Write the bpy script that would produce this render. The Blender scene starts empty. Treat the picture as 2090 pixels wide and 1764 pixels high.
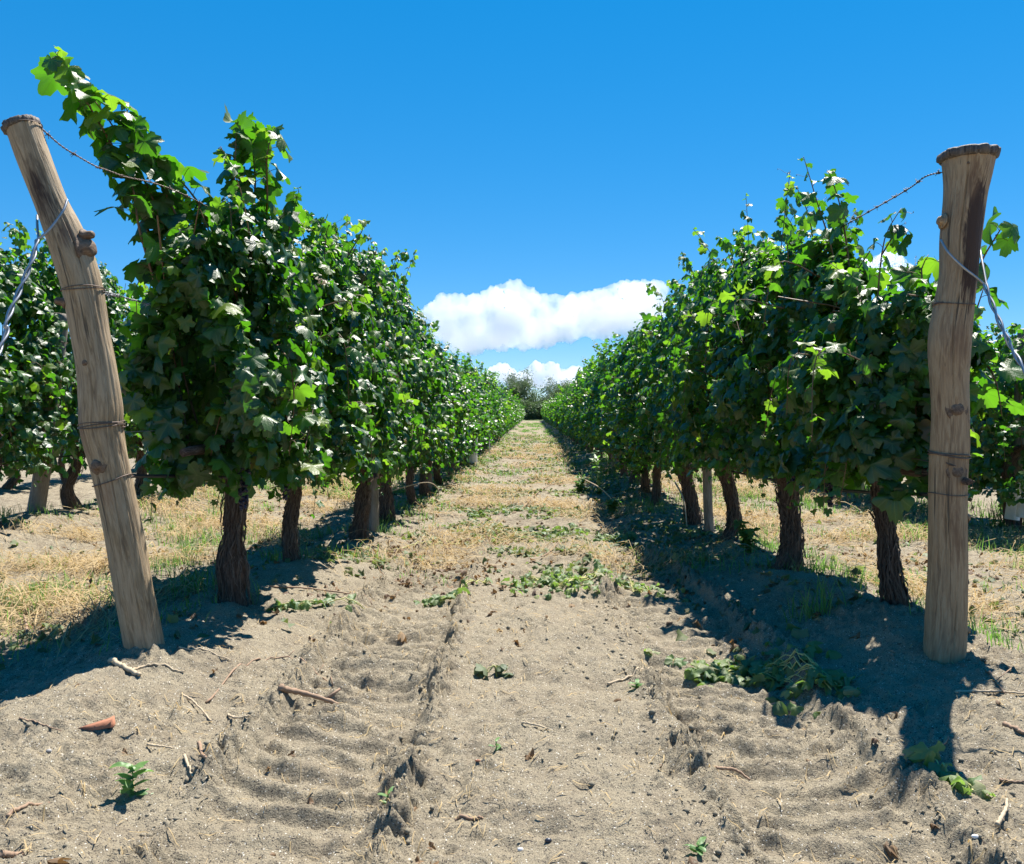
import bpy, math, random
import numpy as np
from mathutils import Vector, Matrix

# ------------------------------------------------------------------ camera
sc = bpy.context.scene
C = sc.collection
CAMZ = 1.05
F = 1764.0                       # focal length in pixels of a 2090x1764 view
PITCH, YAW = math.radians(-1.36), math.radians(1.36)
cam_d = bpy.data.cameras.new("camera")
cam = bpy.data.objects.new("camera", cam_d); C.objects.link(cam)
cam.location = (0, 0, CAMZ)
cam.rotation_euler = (math.radians(90) + PITCH, 0, YAW)
cam_d.sensor_fit = 'HORIZONTAL'; cam_d.sensor_width = 36.0
cam_d.lens = 36.0 * F / 2090.0
cam_d.clip_start = 0.05; cam_d.clip_end = 30000
sc.camera = cam
RM = cam.rotation_euler.to_matrix()

# ------------------------------------------------------------------ world, sun, exposure
SUN = Vector((0.26, 0.44, 1.0)).normalized()
elev = math.asin(SUN.z); azim = math.atan2(SUN.x, SUN.y)
w = bpy.data.worlds.new("World"); sc.world = w; w.use_nodes = True
nt = w.node_tree; nt.nodes.clear()
sky = nt.nodes.new('ShaderNodeTexSky'); sky.sky_type = 'NISHITA'; sky.sun_disc = False
sky.sun_elevation = elev; sky.sun_rotation = azim
sky.altitude = 2500; sky.air_density = 0.7; sky.dust_density = 0.0; sky.ozone_density = 3.0
hs = nt.nodes.new('ShaderNodeHueSaturation'); hs.inputs['Hue'].default_value = 0.5
hs.inputs['Saturation'].default_value = 2.2; hs.inputs['Value'].default_value = 3.75
bg = nt.nodes.new('ShaderNodeBackground'); bg.inputs['Strength'].default_value = 0.0508
wo = nt.nodes.new('ShaderNodeOutputWorld')
gmn = nt.nodes.new('ShaderNodeGamma'); gmn.inputs[1].default_value = 0.45
nt.links.new(sky.outputs[0], gmn.inputs[0]); nt.links.new(gmn.outputs[0], hs.inputs['Color']); nt.links.new(hs.outputs[0], bg.inputs[0])
nt.links.new(bg.outputs[0], wo.inputs[0])
sd = bpy.data.lights.new("sun", 'SUN'); sd.energy = 5.0; sd.angle = math.radians(0.53)
sd.color = (1.0, 0.945, 0.86)
sun = bpy.data.objects.new("sun", sd); C.objects.link(sun)
sun.rotation_euler = SUN.to_track_quat('Z', 'Y').to_euler(); sun.location = (3, 6, 12)
vs = sc.view_settings
sc.display_settings.display_device = 'sRGB'
vs.view_transform = 'Standard'; vs.look = 'None'; vs.exposure = 1.25; vs.gamma = 1.0
cy = sc.cycles
cy.max_bounces = 44; cy.diffuse_bounces = 2; cy.glossy_bounces = 2; cy.transmission_bounces = 4
cy.volume_bounces = 40; cy.transparent_max_bounces = 8; cy.caustics_reflective = False; cy.caustics_refractive = False

R = np.random.default_rng(7)
random.seed(7)

# ------------------------------------------------------------------ helpers
def at(px, py, Y):
    """world point seen at (px, py) of the 2090x1764 view whose distance along the rows is Y"""
    d = RM @ Vector(((px - 1045) / F, -(py - 882) / F, -1))
    k = Y / d.y
    return np.array([d.x * k, Y, CAMZ + d.z * k])

_perm = np.random.default_rng(3).random((4096, 2))
def _hash(ix, iy, s):
    h = (ix.astype(np.int64) * 73856093) ^ (iy.astype(np.int64) * 19349663) ^ (s * 83492791)
    h = (h ^ (h >> 13)) * 1274126177
    return (h ^ (h >> 16)) & 4095
def noise(x, y, s=0):
    x = np.asarray(x, float); y = np.asarray(y, float)
    x, y = np.broadcast_arrays(x, y)
    ix = np.floor(x); iy = np.floor(y); fx = x - ix; fy = y - iy
    u = fx * fx * fx * (fx * (fx * 6 - 15) + 10); v = fy * fy * fy * (fy * (fy * 6 - 15) + 10)
    def g(dx, dy):
        a = _perm[_hash(ix + dx, iy + dy, s), 0] * 2 * np.pi
        return np.cos(a) * (fx - dx) + np.sin(a) * (fy - dy)
    n0 = g(0, 0) * (1 - u) + g(1, 0) * u; n1 = g(0, 1) * (1 - u) + g(1, 1) * u
    return (n0 * (1 - v) + n1 * v) * 1.5
def fbm(x, y, s=0, o=4, gain=.5):
    t = 0; a = 1.0
    for k in range(o):
        t = t + a * noise(x * 2 ** k, y * 2 ** k, s + k * 11); a *= gain
    return t
def sstep(a, b, x):
    t = np.clip((x - a) / (b - a), 0, 1); return t * t * (3 - 2 * t)

def mesh_np(name, V, Fs, mats=(), smooth=False, attrs=None, midx=None):
    """V (n,3); Fs a list of face arrays (m,k)"""
    me = bpy.data.meshes.new(name)
    V = np.ascontiguousarray(V, dtype=np.float32)
    Fs = [np.asarray(f, dtype=np.int32) for f in Fs if len(f)]
    me.vertices.add(len(V)); me.vertices.foreach_set('co', V.ravel())
    loops = np.concatenate([f.ravel() for f in Fs])
    starts = []; o = 0
    for f in Fs:
        starts.append(o + np.arange(len(f)) * f.shape[1]); o += f.size
    starts = np.concatenate(starts).astype(np.int32)
    me.loops.add(len(loops)); me.loops.foreach_set('vertex_index', loops)
    me.polygons.add(len(starts)); me.polygons.foreach_set('loop_start', starts)
    if smooth: me.polygons.foreach_set('use_smooth', np.ones(len(starts), bool))
    if midx is not None: me.polygons.foreach_set('material_index', np.asarray(midx, dtype=np.int32))
    for m in mats: me.materials.append(m)
    for k, a in (attrs or {}).items():
        if a.ndim == 1:
            at_ = me.attributes.new(k, 'FLOAT', 'POINT'); at_.data.foreach_set('value', a.astype(np.float32))
        else:
            at_ = me.attributes.new(k, 'FLOAT_VECTOR', 'POINT'); at_.data.foreach_set('vector', a.astype(np.float32).ravel())
    me.update(calc_edges=True)
    return me

def link(name, me, parent=None, loc=None):
    o = bpy.data.objects.new(name, me); C.objects.link(o)
    if parent is not None: o.parent = parent
    if loc is not None: o.location = loc
    return o
def tag(o, label=None, cat=None, group=None, kind=None):
    if label: o['label'] = label
    if cat: o['category'] = cat
    if group: o['group'] = group
    if kind: o['kind'] = kind
    return o
def empty(name, loc, label, cat, group=None):
    o = bpy.data.objects.new(name, None); C.objects.link(o); o.location = loc
    o.empty_display_size = .1
    return tag(o, label, cat, group)

class Acc:
    """gathers vertices and faces of one mesh"""
    def __init__(s): s.V = []; s.Q = []; s.T = []; s.n = 0; s.A = {}
    def add(s, V, Q=None, T=None, **attrs):
        V = np.asarray(V, float)
        s.V.append(V)
        if Q is not None and len(Q): s.Q.append(np.asarray(Q) + s.n)
        if T is not None and len(T): s.T.append(np.asarray(T) + s.n)
        for k, a in attrs.items(): s.A.setdefault(k, []).append(np.asarray(a, float))
        s.n += len(V)
    def mesh(s, name, mats, smooth=True):
        Fs = []
        if s.Q: Fs.append(np.concatenate(s.Q))
        if s.T: Fs.append(np.concatenate(s.T))
        return mesh_np(name, np.concatenate(s.V), Fs, mats, smooth, {k: np.concatenate(v) for k, v in s.A.items()})

def spline(P, n):
    P = np.asarray(P, float); m = len(P)
    if m < 3:
        t = np.linspace(0, 1, n)[:, None]; return P[0] * (1 - t) + P[-1] * t
    t = np.linspace(0, m - 1, n); i = np.clip(t.astype(int), 0, m - 2); f = (t - i)[:, None]
    p0 = P[np.clip(i - 1, 0, m - 1)]; p1 = P[i]; p2 = P[i + 1]; p3 = P[np.clip(i + 2, 0, m - 1)]
    return .5 * (2 * p1 + (p2 - p0) * f + (2 * p0 - 5 * p1 + 4 * p2 - p3) * f ** 2 + (3 * p1 - p0 - 3 * p2 + p3) * f ** 3)

def frames(P):
    T = np.gradient(P, axis=0); T /= np.linalg.norm(T, axis=1)[:, None] + 1e-9
    ref = np.array([0, 0, 1.]) if abs(T[:, 2]).mean() < .8 else np.array([0., -1, 0])
    A = np.cross(T, ref); A /= np.linalg.norm(A, axis=1)[:, None] + 1e-9
    B = np.cross(T, A)
    return T, A, B

def tube(acc, P, rad, ns=6, cap=True, disp=None, attrs=True):
    """tube along P; disp(theta, s) gives a relative radius change"""
    P = np.asarray(P, float); n = len(P)
    rad = np.broadcast_to(np.asarray(rad, float), (n,)).astype(float)
    T, A, B = frames(P)
    th = np.arange(ns) * 2 * np.pi / ns
    L = np.concatenate([[0], np.cumsum(np.linalg.norm(np.diff(P, axis=0), axis=1))])
    rr = rad[:, None] * np.ones((1, ns))
    if disp is not None: rr = rr * (1 + disp(th[None, :] * np.ones((n, 1)), L[:, None] * np.ones((1, ns))))
    V = P[:, None, :] + rr[..., None] * (np.cos(th)[None, :, None] * A[:, None, :] + np.sin(th)[None, :, None] * B[:, None, :])
    V = V.reshape(-1, 3)
    i = np.arange(n - 1)[:, None] * ns; j = np.arange(ns)[None, :]; k = (j + 1) % ns
    Q = np.stack([i + j, i + k, i + ns + k, i + ns + j], -1).reshape(-1, 4)
    uv = np.stack([np.cos(th)[None, :] * rad[:, None] * np.ones((n, ns)), np.sin(th)[None, :] * rad[:, None] * np.ones((n, ns)), L[:, None] * np.ones((1, ns))], -1).reshape(-1, 3)
    T3 = []
    if cap:
        V = np.concatenate([V, P[:1], P[-1:]]); uv = np.concatenate([uv, [[0, 0, 0]], [[0, 0, L[-1]]]])
        b = n * ns
        for q in range(ns):
            T3.append((b, (q + 1) % ns, q)); T3.append((b + 1, (n - 1) * ns + q, (n - 1) * ns + (q + 1) % ns))
    if attrs: acc.add(V, Q, T3, along=uv)
    else: acc.add(V, Q, T3)

# ------------------------------------------------------------------ terrain height
ROWS = {-10.8: 'far_left', -7.7: 'second_left', -4.6: 'left_n', -1.5: 'left', 1.6: 'right', 4.7: 'right_n', 7.8: 'second_right', 10.9: 'far_right'}
LANE_Y = [0, 4.5, 6, 8, 14, 400]; LANE_Z = [0, 0, -.05, -.15, -.17, -.17]
BERM = {-1.5: ([0, 2.2, 3.3, 4.4, 5.4, 7.2, 9, 400], [0.02, .05, .1, .08, .09, -.07, -.09, -.09]),
        1.6: ([0, 2.0, 3.3, 3.9, 5.3, 6.5, 8, 400], [0.02, .05, .11, .18, .09, 0.0, -.07, -.09]),
        -4.6: ([0, 8, 15, 400], [.1, .09, -.04, -.08]), 4.7: ([0, 4, 8, 400], [0, -.02, -.12, -.1])}
def H(x, y, fine=True):
    x = np.asarray(x, float); y = np.asarray(y, float); x, y = np.broadcast_arrays(x, y)
    lane = np.interp(y, LANE_Y, LANE_Z)
    h = lane.copy()
    for xr in ROWS:
        b = np.interp(y, *BERM[xr]) if xr in BERM else lane + .07
        h = h + (b - lane) * np.exp(-((x - xr) / (.40 if abs(xr) < 2 else .5)) ** 2)
    near = sstep(40, 10, y) + .15
    h = h + .034 * fbm(x * 1.6, y * 1.3, 1, 3) * near
    vn = sstep(16, 7, y)
    h = h + .016 * fbm(x * 5, y * 5, 21, 3, .6) * vn
    if not fine: return h
    # tyre tracks with curved lug marks
    for xt0, wd in ((-.66, .25), (.74, .27)):
        xt = xt0 + .03 * np.sin(y * .7)
        u = (x - xt) / wd
        inside = sstep(1.05, .85, np.abs(u))
        fade = sstep(11, 6.2, y) * sstep(1.0, 1.6, y)
        h = h - .045 * inside * fade
        ph = (y - .075 * u * u + .030 * noise(x * 3.5, y * 2.5, 5) + .005 * noise(x * 16, y * 16, 6)) / .130
        fr = ph - np.floor(ph)
        lug = np.where(fr < .24, fr / .24, (1 - (fr - .24) / .76) ** 1.2)
        worn = .4 + .6 * sstep(-.3, .25, noise(x * 2.2 + 3, y * 1.8, 9) + .12)
        h = h + .038 * lug * inside * fade * worn * (.95 + .45 * noise(x * 13, y * 13, 12)) + .006 * noise(x * 26, y * 26, 14) * inside * fade
        edge = np.exp(-((np.abs(u) - 1.1) / .22) ** 2)
        cl = np.abs(noise(x * 17, y * 17, 31)); cl2 = np.abs(noise(x * 34, y * 30, 32))
        inner = np.where((x - xt) * (-1 if xt0 > 0 else 1) > 0, 1.0, .8)
        h = h + edge * fade * inner * (.022 + .11 * (.38 - cl) + .06 * (.4 - cl2)) * sstep(-.3, .3, noise(x * 3, y * 2, 33) + .15)
        ck = x - (xt - np.sign(xt0) * (wd * .98 + .07 * noise(y * 3, y * 0, 35) + .03 * noise(y * 9, y * 0, 36)))
        h = h - .075 * np.exp(-(ck / .022) ** 2) * fade * sstep(.15, .45, noise(y * 3.3, y * 0 + xt0 * 5, 37) + .05)
    # loose crumbs, pits and small clods
    rough = sstep(-.2, .45, noise(x * 1.9, y * 1.9, 41)) * vn + .22 * vn
    rough = rough * (1 - .6 * np.exp(-((x - .05) / .35) ** 2) * sstep(6, 4, y))
    h = h + .024 * (.3 - np.abs(noise(x * 12, y * 12, 43))) * rough
    h = h + .020 * (.3 - np.abs(noise(x * 27, y * 25, 45))) * rough
    n = noise(x * 9, y * 9, 47); h = h - .05 * np.clip(n - .45, 0, 1) * vn
    n = noise(x * 21, y * 21, 51); h = h + .035 * np.clip(n - .42, 0, 1) * vn
    h = h + .006 * noise(x * 55, y * 55, 49) * sstep(7, 3, y)
    return h
def Hs(x, y, fine=True): return float(H(np.array([x]), np.array([y]), fine)[0])
def gp(px, py):
    """ground point seen at (px, py)"""
    d = RM @ Vector(((px - 1045) / F, -(py - 882) / F, -1))
    t = 1.0
    for _ in range(6):
        z = Hs(d.x * t, d.y * t, False); t = (z - CAMZ) / d.z
    x, y = d.x * t, d.y * t
    return np.array([x, y, Hs(x, y)])

# ------------------------------------------------------------------ materials
def mat(name):
    m = bpy.data.materials.new(name); m.use_nodes = True
    t = m.node_tree; t.nodes.clear()
    out = t.nodes.new('ShaderNodeOutputMaterial')
    return m, t, out
class G:
    def __init__(s, t): s.t = t
    def n(s, typ, **kw):
        nd = s.t.nodes.new(typ)
        for k, v in kw.items():
            if k.startswith('i_'): nd.inputs[k[2:].replace('_', ' ')].default_value = v
            else: setattr(nd, k, v)
        return nd
    def l(s, a, b): s.t.links.new(a, b)
    def m(s, op, a, b=None, c=None, clamp=False):
        nd = s.t.nodes.new('ShaderNodeMath'); nd.operation = op; nd.use_clamp = clamp
        for i, v in enumerate((a, b, c)):
            if v is None: continue
            if isinstance(v, (int, float)): nd.inputs[i].default_value = v
            else: s.l(v, nd.inputs[i])
        return nd.outputs[0]
    def mix(s, f, a, b):
        nd = s.t.nodes.new('ShaderNodeMix'); nd.data_type = 'RGBA'
        for i, v in ((0, f), (6, a), (7, b)):
            if isinstance(v, (int, float)): nd.inputs[i].default_value = v
            elif isinstance(v, tuple): nd.inputs[i].default_value = v if len(v) == 4 else v + (1,)
            else: s.l(v, nd.inputs[i])
        return nd.outputs[2]
    def ramp(s, f, pts):
        nd = s.t.nodes.new('ShaderNodeValToRGB')
        el = nd.color_ramp.elements
        while len(el) < len(pts): el.new(.5)
        for e, (p, c) in zip(el, pts): e.position = p; e.color = c if len(c) == 4 else c + (1,)
        s.l(f, nd.inputs[0]); return nd.outputs[0]
    def noise(s, vec, scale, detail=3, rough=.55, dist=0):
        nd = s.n('ShaderNodeTexNoise'); nd.inputs['Scale'].default_value = scale
        nd.inputs['Detail'].default_value = detail; nd.inputs['Roughness'].default_value = rough
        nd.inputs['Distortion'].default_value = dist
        if vec is not None: s.l(vec, nd.inputs['Vector'])
        return nd.outputs[0]
    def scale(s, vec, x, y, z):
        nd = s.n('ShaderNodeMapping'); nd.inputs['Scale'].default_value = (x, y, z); s.l(vec, nd.inputs[0]); return nd.outputs[0]
def simple(name, col, rough=.7, metal=0, var=.25, scale=30, bump=.0):
    m, t, out = mat(name); g = G(t)
    co = g.n('ShaderNodeTexCoord').outputs['Object']
    n = g.noise(co, scale, 4)
    c = g.mix(n, tuple(v * (1 - var) for v in col), tuple(min(1, v * (1 + var)) for v in col))
    p = g.n('ShaderNodeBsdfPrincipled'); g.l(c, p.inputs['Base Color'])
    p.inputs['Roughness'].default_value = rough; p.inputs['Metallic'].default_value = metal
    if bump:
        b = g.n('ShaderNodeBump'); b.inputs['Distance'].default_value = bump; g.l(n, b.inputs['Height']); g.l(b.outputs[0], p.inputs['Normal'])
    g.l(p.outputs[0], out.inputs[0]); return m

def leaf_mat(name, dark, light, young, under, trans, tmix=.42, veins=True, rough=.38, ytrans=None):
    m, t, out = mat(name); g = G(t)
    tint = g.n('ShaderNodeAttribute', attribute_name='tint').outputs['Fac']
    col = g.ramp(tint, [(0, dark), (.55, light), (.8, light), (.97, young), (.985, (.22, .11, .035))] if name.startswith('vine') else [(0, dark), (.55, light), (.8, light), (1, young)])
    trc = g.ramp(tint, [(0, trans), (.7, trans), (1, ytrans or trans)])
    geo = g.n('ShaderNodeNewGeometry')
    under_c = g.mix(.55, col, under)
    if veins:
        lu = g.n('ShaderNodeAttribute', attribute_name='luv').outputs['Vector']
        sp = g.n('ShaderNodeSeparateXYZ'); g.l(lu, sp.inputs[0])
        ax = g.m('ABSOLUTE', sp.outputs[0]); ay = sp.outputs[1]
        best = None
        for a in (0, 50, 106):
            ca, sa = math.cos(math.radians(a)), math.sin(math.radians(a))
            d = g.m('ABSOLUTE', g.m('SUBTRACT', g.m('MULTIPLY', ax, ca), g.m('MULTIPLY', ay, sa)))
            along = g.m('ADD', g.m('MULTIPLY', ax, sa), g.m('MULTIPLY', ay, ca))
            # side veins as slanted stripes
            st = g.m('ABSOLUTE', g.m('SUBTRACT', g.m('FRACT', g.m('MULTIPLY', g.m('SUBTRACT', along, g.m('MULTIPLY', d, .8)), 6.5)), .5))
            d = g.m('ADD', d, g.m('MULTIPLY', g.m('LESS_THAN', along, 0), 5))
            best = d if best is None else g.m('MINIMUM', best, d)
            sv = st if a == 0 else g.m('MINIMUM', sv, st)
        vm = g.m('MULTIPLY', g.m('SUBTRACT', .028, best), 45, clamp=True)
        sv = g.m('MULTIPLY', g.m('SUBTRACT', .06, sv), 6, clamp=True)
        vm = g.m('MAXIMUM', vm, sv)
        col = g.mix(g.m('MULTIPLY', vm, .38), col, (.22, .32, .10))
        nz = g.noise(lu, 9, 3)
        col = g.mix(g.m('MULTIPLY', nz, .35), col, dark)
        trc = g.mix(g.m('MULTIPLY', vm, .35), trc, (.08, .2, .02))
    topc = g.mix(geo.outputs['Backfacing'], col, under_c)
    p = g.n('ShaderNodeBsdfPrincipled'); g.l(topc, p.inputs['Base Color'])
    rg = g.m('ADD', g.m('MULTIPLY', geo.outputs['Backfacing'], .25), rough); g.l(rg, p.inputs['Roughness'])
    p.inputs['IOR'].default_value = 1.52; p.inputs['Specular IOR Level'].default_value = .58
    if veins:
        b = g.n('ShaderNodeBump'); b.inputs['Distance'].default_value = .003; b.inputs['Strength'].default_value = .45
        g.l(g.m('SUBTRACT', nz, g.m('MULTIPLY', vm, .4)), b.inputs['Height']); g.l(b.outputs[0], p.inputs['Normal'])
    tr = g.n('ShaderNodeBsdfTranslucent'); g.l(trc, tr.inputs[0])
    mx = g.n('ShaderNodeMixShader'); g.l(g.m('ADD', g.m('MULTIPLY', tint, .35), tmix - .13), mx.inputs[0])
    g.l(p.outputs[0], mx.inputs[1]); g.l(tr.outputs[0], mx.inputs[2]); g.l(mx.outputs[0], out.inputs[0])
    return m
LEAF = dict(dark=(.008, .032, .009), light=(.042, .102, .018), young=(.13, .20, .02), under=(.06, .115, .04), trans=(.10, .36, .010), ytrans=(.24, .46, .02), tmix=.33)
M_leaf = leaf_mat('vine_leaf', **LEAF)
M_leaf_far = leaf_mat('vine_leaf_far', veins=False, **LEAF)
M_wilt = leaf_mat('wilted_leaf', (.05, .075, .03), (.13, .165, .06), (.34, .30, .16), (.26, .27, .18), (.2, .28, .05), .25, True, .6)
M_drylf = leaf_mat('dry_leaf', (.06, .03, .015), (.20, .12, .055), (.36, .25, .12), (.28, .2, .12), (.25, .13, .04), .2, False, .7)
M_tree = leaf_mat('tree_leaf', (.07, .11, .06), (.13, .185, .09), (.19, .245, .12), (.15, .19, .11), (.12, .2, .05), .3, False, .6)  # greens paled and greyed, distance haze mixed into the leaf colour
M_grass = leaf_mat('grass_blade', (.04, .085, .02), (.10, .18, .04), (.24, .27, .085), (.15, .25, .08), (.2, .42, .06), .35, False, .5)
M_straw = leaf_mat('straw_blade', (.09, .055, .030), (.29, .21, .10), (.50, .41, .24), (.5, .38, .2), (.5, .33, .12), .2, False, .6)
M_cane = simple('green_cane', (.13, .075, .035), .55, 0, .4, 25)
M_petiole = simple('red_petiole', (.28, .13, .06), .5, 0, .4, 40)
M_twig = simple('dry_twig', (.26, .17, .11), .8, 0, .35, 60, .002)
M_twigl = simple('pale_twig', (.42, .33, .22), .8, 0, .3, 60, .002)
M_wire = simple('galvanised_wire', (.33, .34, .36), .42, .75, .3, 80)
M_rust = simple('rusty_wire', (.13, .10, .085), .6, .6, .4, 80)
M_hose = simple('black_hose', (.02, .02, .022), .45, 0, .2, 30)
M_grape = simple('dark_grape', (.018, .014, .035), .4, 0, .5, 60)
M_white = simple('white_sleeve', (.72, .72, .70), .6, 0, .15, 25, .006)
M_terra = simple('terracotta', (.32, .13, .07), .8, 0, .2, 60, .002)
M_peb = simple('pebble_grey', (.34, .32, .30), .7, 0, .6, 25)
M_pebw = simple('pebble_white', (.78, .76, .73), .5, 0, .1, 40)
M_pebk = simple('pebble_dark', (.03, .035, .05), .35, 0, .3, 40)
M_seed = leaf_mat('seedling_leaf', (.06, .15, .04), (.11, .22, .06), (.17, .3, .09), (.12, .22, .08), (.2, .4, .06), .3, False, .5)

def wood_mat(name, base, dark, grey, stains=()):
    m, t, out = mat(name); g = G(t)
    al = g.n('ShaderNodeAttribute', attribute_name='along').outputs['Vector']
    n1 = g.noise(g.scale(al, 22, 22, 2.2), 4, 6, .62, 1.2)
    n2 = g.noise(g.scale(al, 9, 9, 2.2), 2.2, 4, .6)
    n3 = g.noise(g.scale(al, 34, 34, 1.0), 1.6, 3, .5)
    sp = g.n('ShaderNodeSeparateXYZ'); g.l(al, sp.inputs[0])
    c = g.ramp(n1, [(.28, dark), (.42, tuple((a + b) / 2 for a, b in zip(dark, base))), (.52, base), (.64, grey), (.75, base)])
    c = g.mix(g.m('MULTIPLY', g.m('SUBTRACT', n2, .38, clamp=True), 2.2, clamp=True), c, grey)
    crack = g.m('MULTIPLY', g.m('SUBTRACT', .345, n3), 30, clamp=True)
    c = g.mix(g.m('MULTIPLY', crack, .75), c, (.03, .022, .015))
    # stains: (x, y on the skin, length along, half size round, half size along, colour, strength)
    for (sx, sy, sl, ra, rl, colr, st) in stains:
        dx = g.m('DIVIDE', g.m('SUBTRACT', sp.outputs[0], sx), ra); dy = g.m('DIVIDE', g.m('SUBTRACT', sp.outputs[1], sy), ra * 1.6)
        dz = g.m('DIVIDE', g.m('SUBTRACT', sp.outputs[2], sl), rl)
        d = g.m('ADD', g.m('ADD', g.m('MULTIPLY', dx, dx), g.m('MULTIPLY', dy, dy)), g.m('MULTIPLY', dz, dz))
        d = g.m('ADD', d, g.m('MULTIPLY', g.m('SUBTRACT', n1, .5), 2.4))
        k = g.m('MULTIPLY', g.m('SUBTRACT', 1.05, d), st, clamp=True)
        c = g.mix(k, c, colr)
    p = g.n('ShaderNodeBsdfPrincipled'); g.l(c, p.inputs['Base Color']); p.inputs['Roughness'].default_value = .72
    b = g.n('ShaderNodeBump'); b.inputs['Distance'].default_value = .006; b.inputs['Strength'].default_value = .8
    g.l(g.m('SUBTRACT', g.m('MULTIPLY', n1, .8), crack), b.inputs['Height']); g.l(b.outputs[0], p.inputs['Normal'])
    g.l(p.outputs[0], out.inputs[0]); return m
DK = (.035, .018, .010)
M_postL = wood_mat('leaning_post_wood', (.28, .20, .112), (.10, .062, .035), (.36, .28, .185),
                   [(.0, -.06, 1.84, .045, .15, DK, .95), (.03, -.06, 1.68, .03, .05, (.1, .06, .04), .7), (-.05, -.05, .95, .03, .12, (.13, .07, .04), .5), (.0, -.07, .72, .03, .07, (.2, .1, .05), .5)])
M_postR = wood_mat('upright_post_wood', (.29, .185, .098), (.12, .068, .036), (.36, .26, .155),
                   [(.02, -.06, 1.66, .045, .26, (.045, .020, .010), 2.2), (-.01, -.06, 1.9, .03, .1, (.13, .07, .035), .8), (.0, -.06, 1.3, .06, .1, (.16, .09, .05), .6), (.0, -.06, .8, .05, .12, (.15, .09, .05), .5), (.0, -.06, .60, .022, .18, (.12, .06, .03), .6)])
M_post = wood_mat('grey_post_wood', (.19, .155, .12), (.10, .078, .055), (.27, .24, .205))
M_cap = wood_mat('weathered_end_grain', (.07, .052, .04), (.025, .018, .014), (.15, .125, .105))
M_knot = wood_mat('knot_wood', (.12, .07, .04), (.04, .025, .016), (.2, .14, .095))

def bark_mat():
    m, t, out = mat('shaggy_bark'); g = G(t)
    al = g.n('ShaderNodeAttribute', attribute_name='along').outputs['Vector']
    n1 = g.noise(g.scale(al, 45, 45, 2.5), 5, 5, .7, .8)
    sp = g.n('ShaderNodeSeparateXYZ'); g.l(al, sp.inputs[0])
    c = g.ramp(n1, [(.32, (.02, .013, .010)), (.45, (.085, .050, .034)), (.55, (.17, .11, .078)), (.68, (.29, .22, .175))])
    c = g.mix(g.m('MULTIPLY', g.m('GREATER_THAN', sp.outputs[2], 50), .6), c, g.ramp(n1, [(.35, (.12, .078, .052)), (.6, (.36, .28, .22))]))
    p = g.n('ShaderNodeBsdfPrincipled'); g.l(c, p.inputs['Base Color']); p.inputs['Roughness'].default_value = .9
    b = g.n('ShaderNodeBump'); b.inputs['Distance'].default_value = .02; g.l(n1, b.inputs['Height']); g.l(b.outputs[0], p.inputs['Normal'])
    g.l(p.outputs[0], out.inputs[0]); return m
M_bark = bark_mat()

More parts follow.
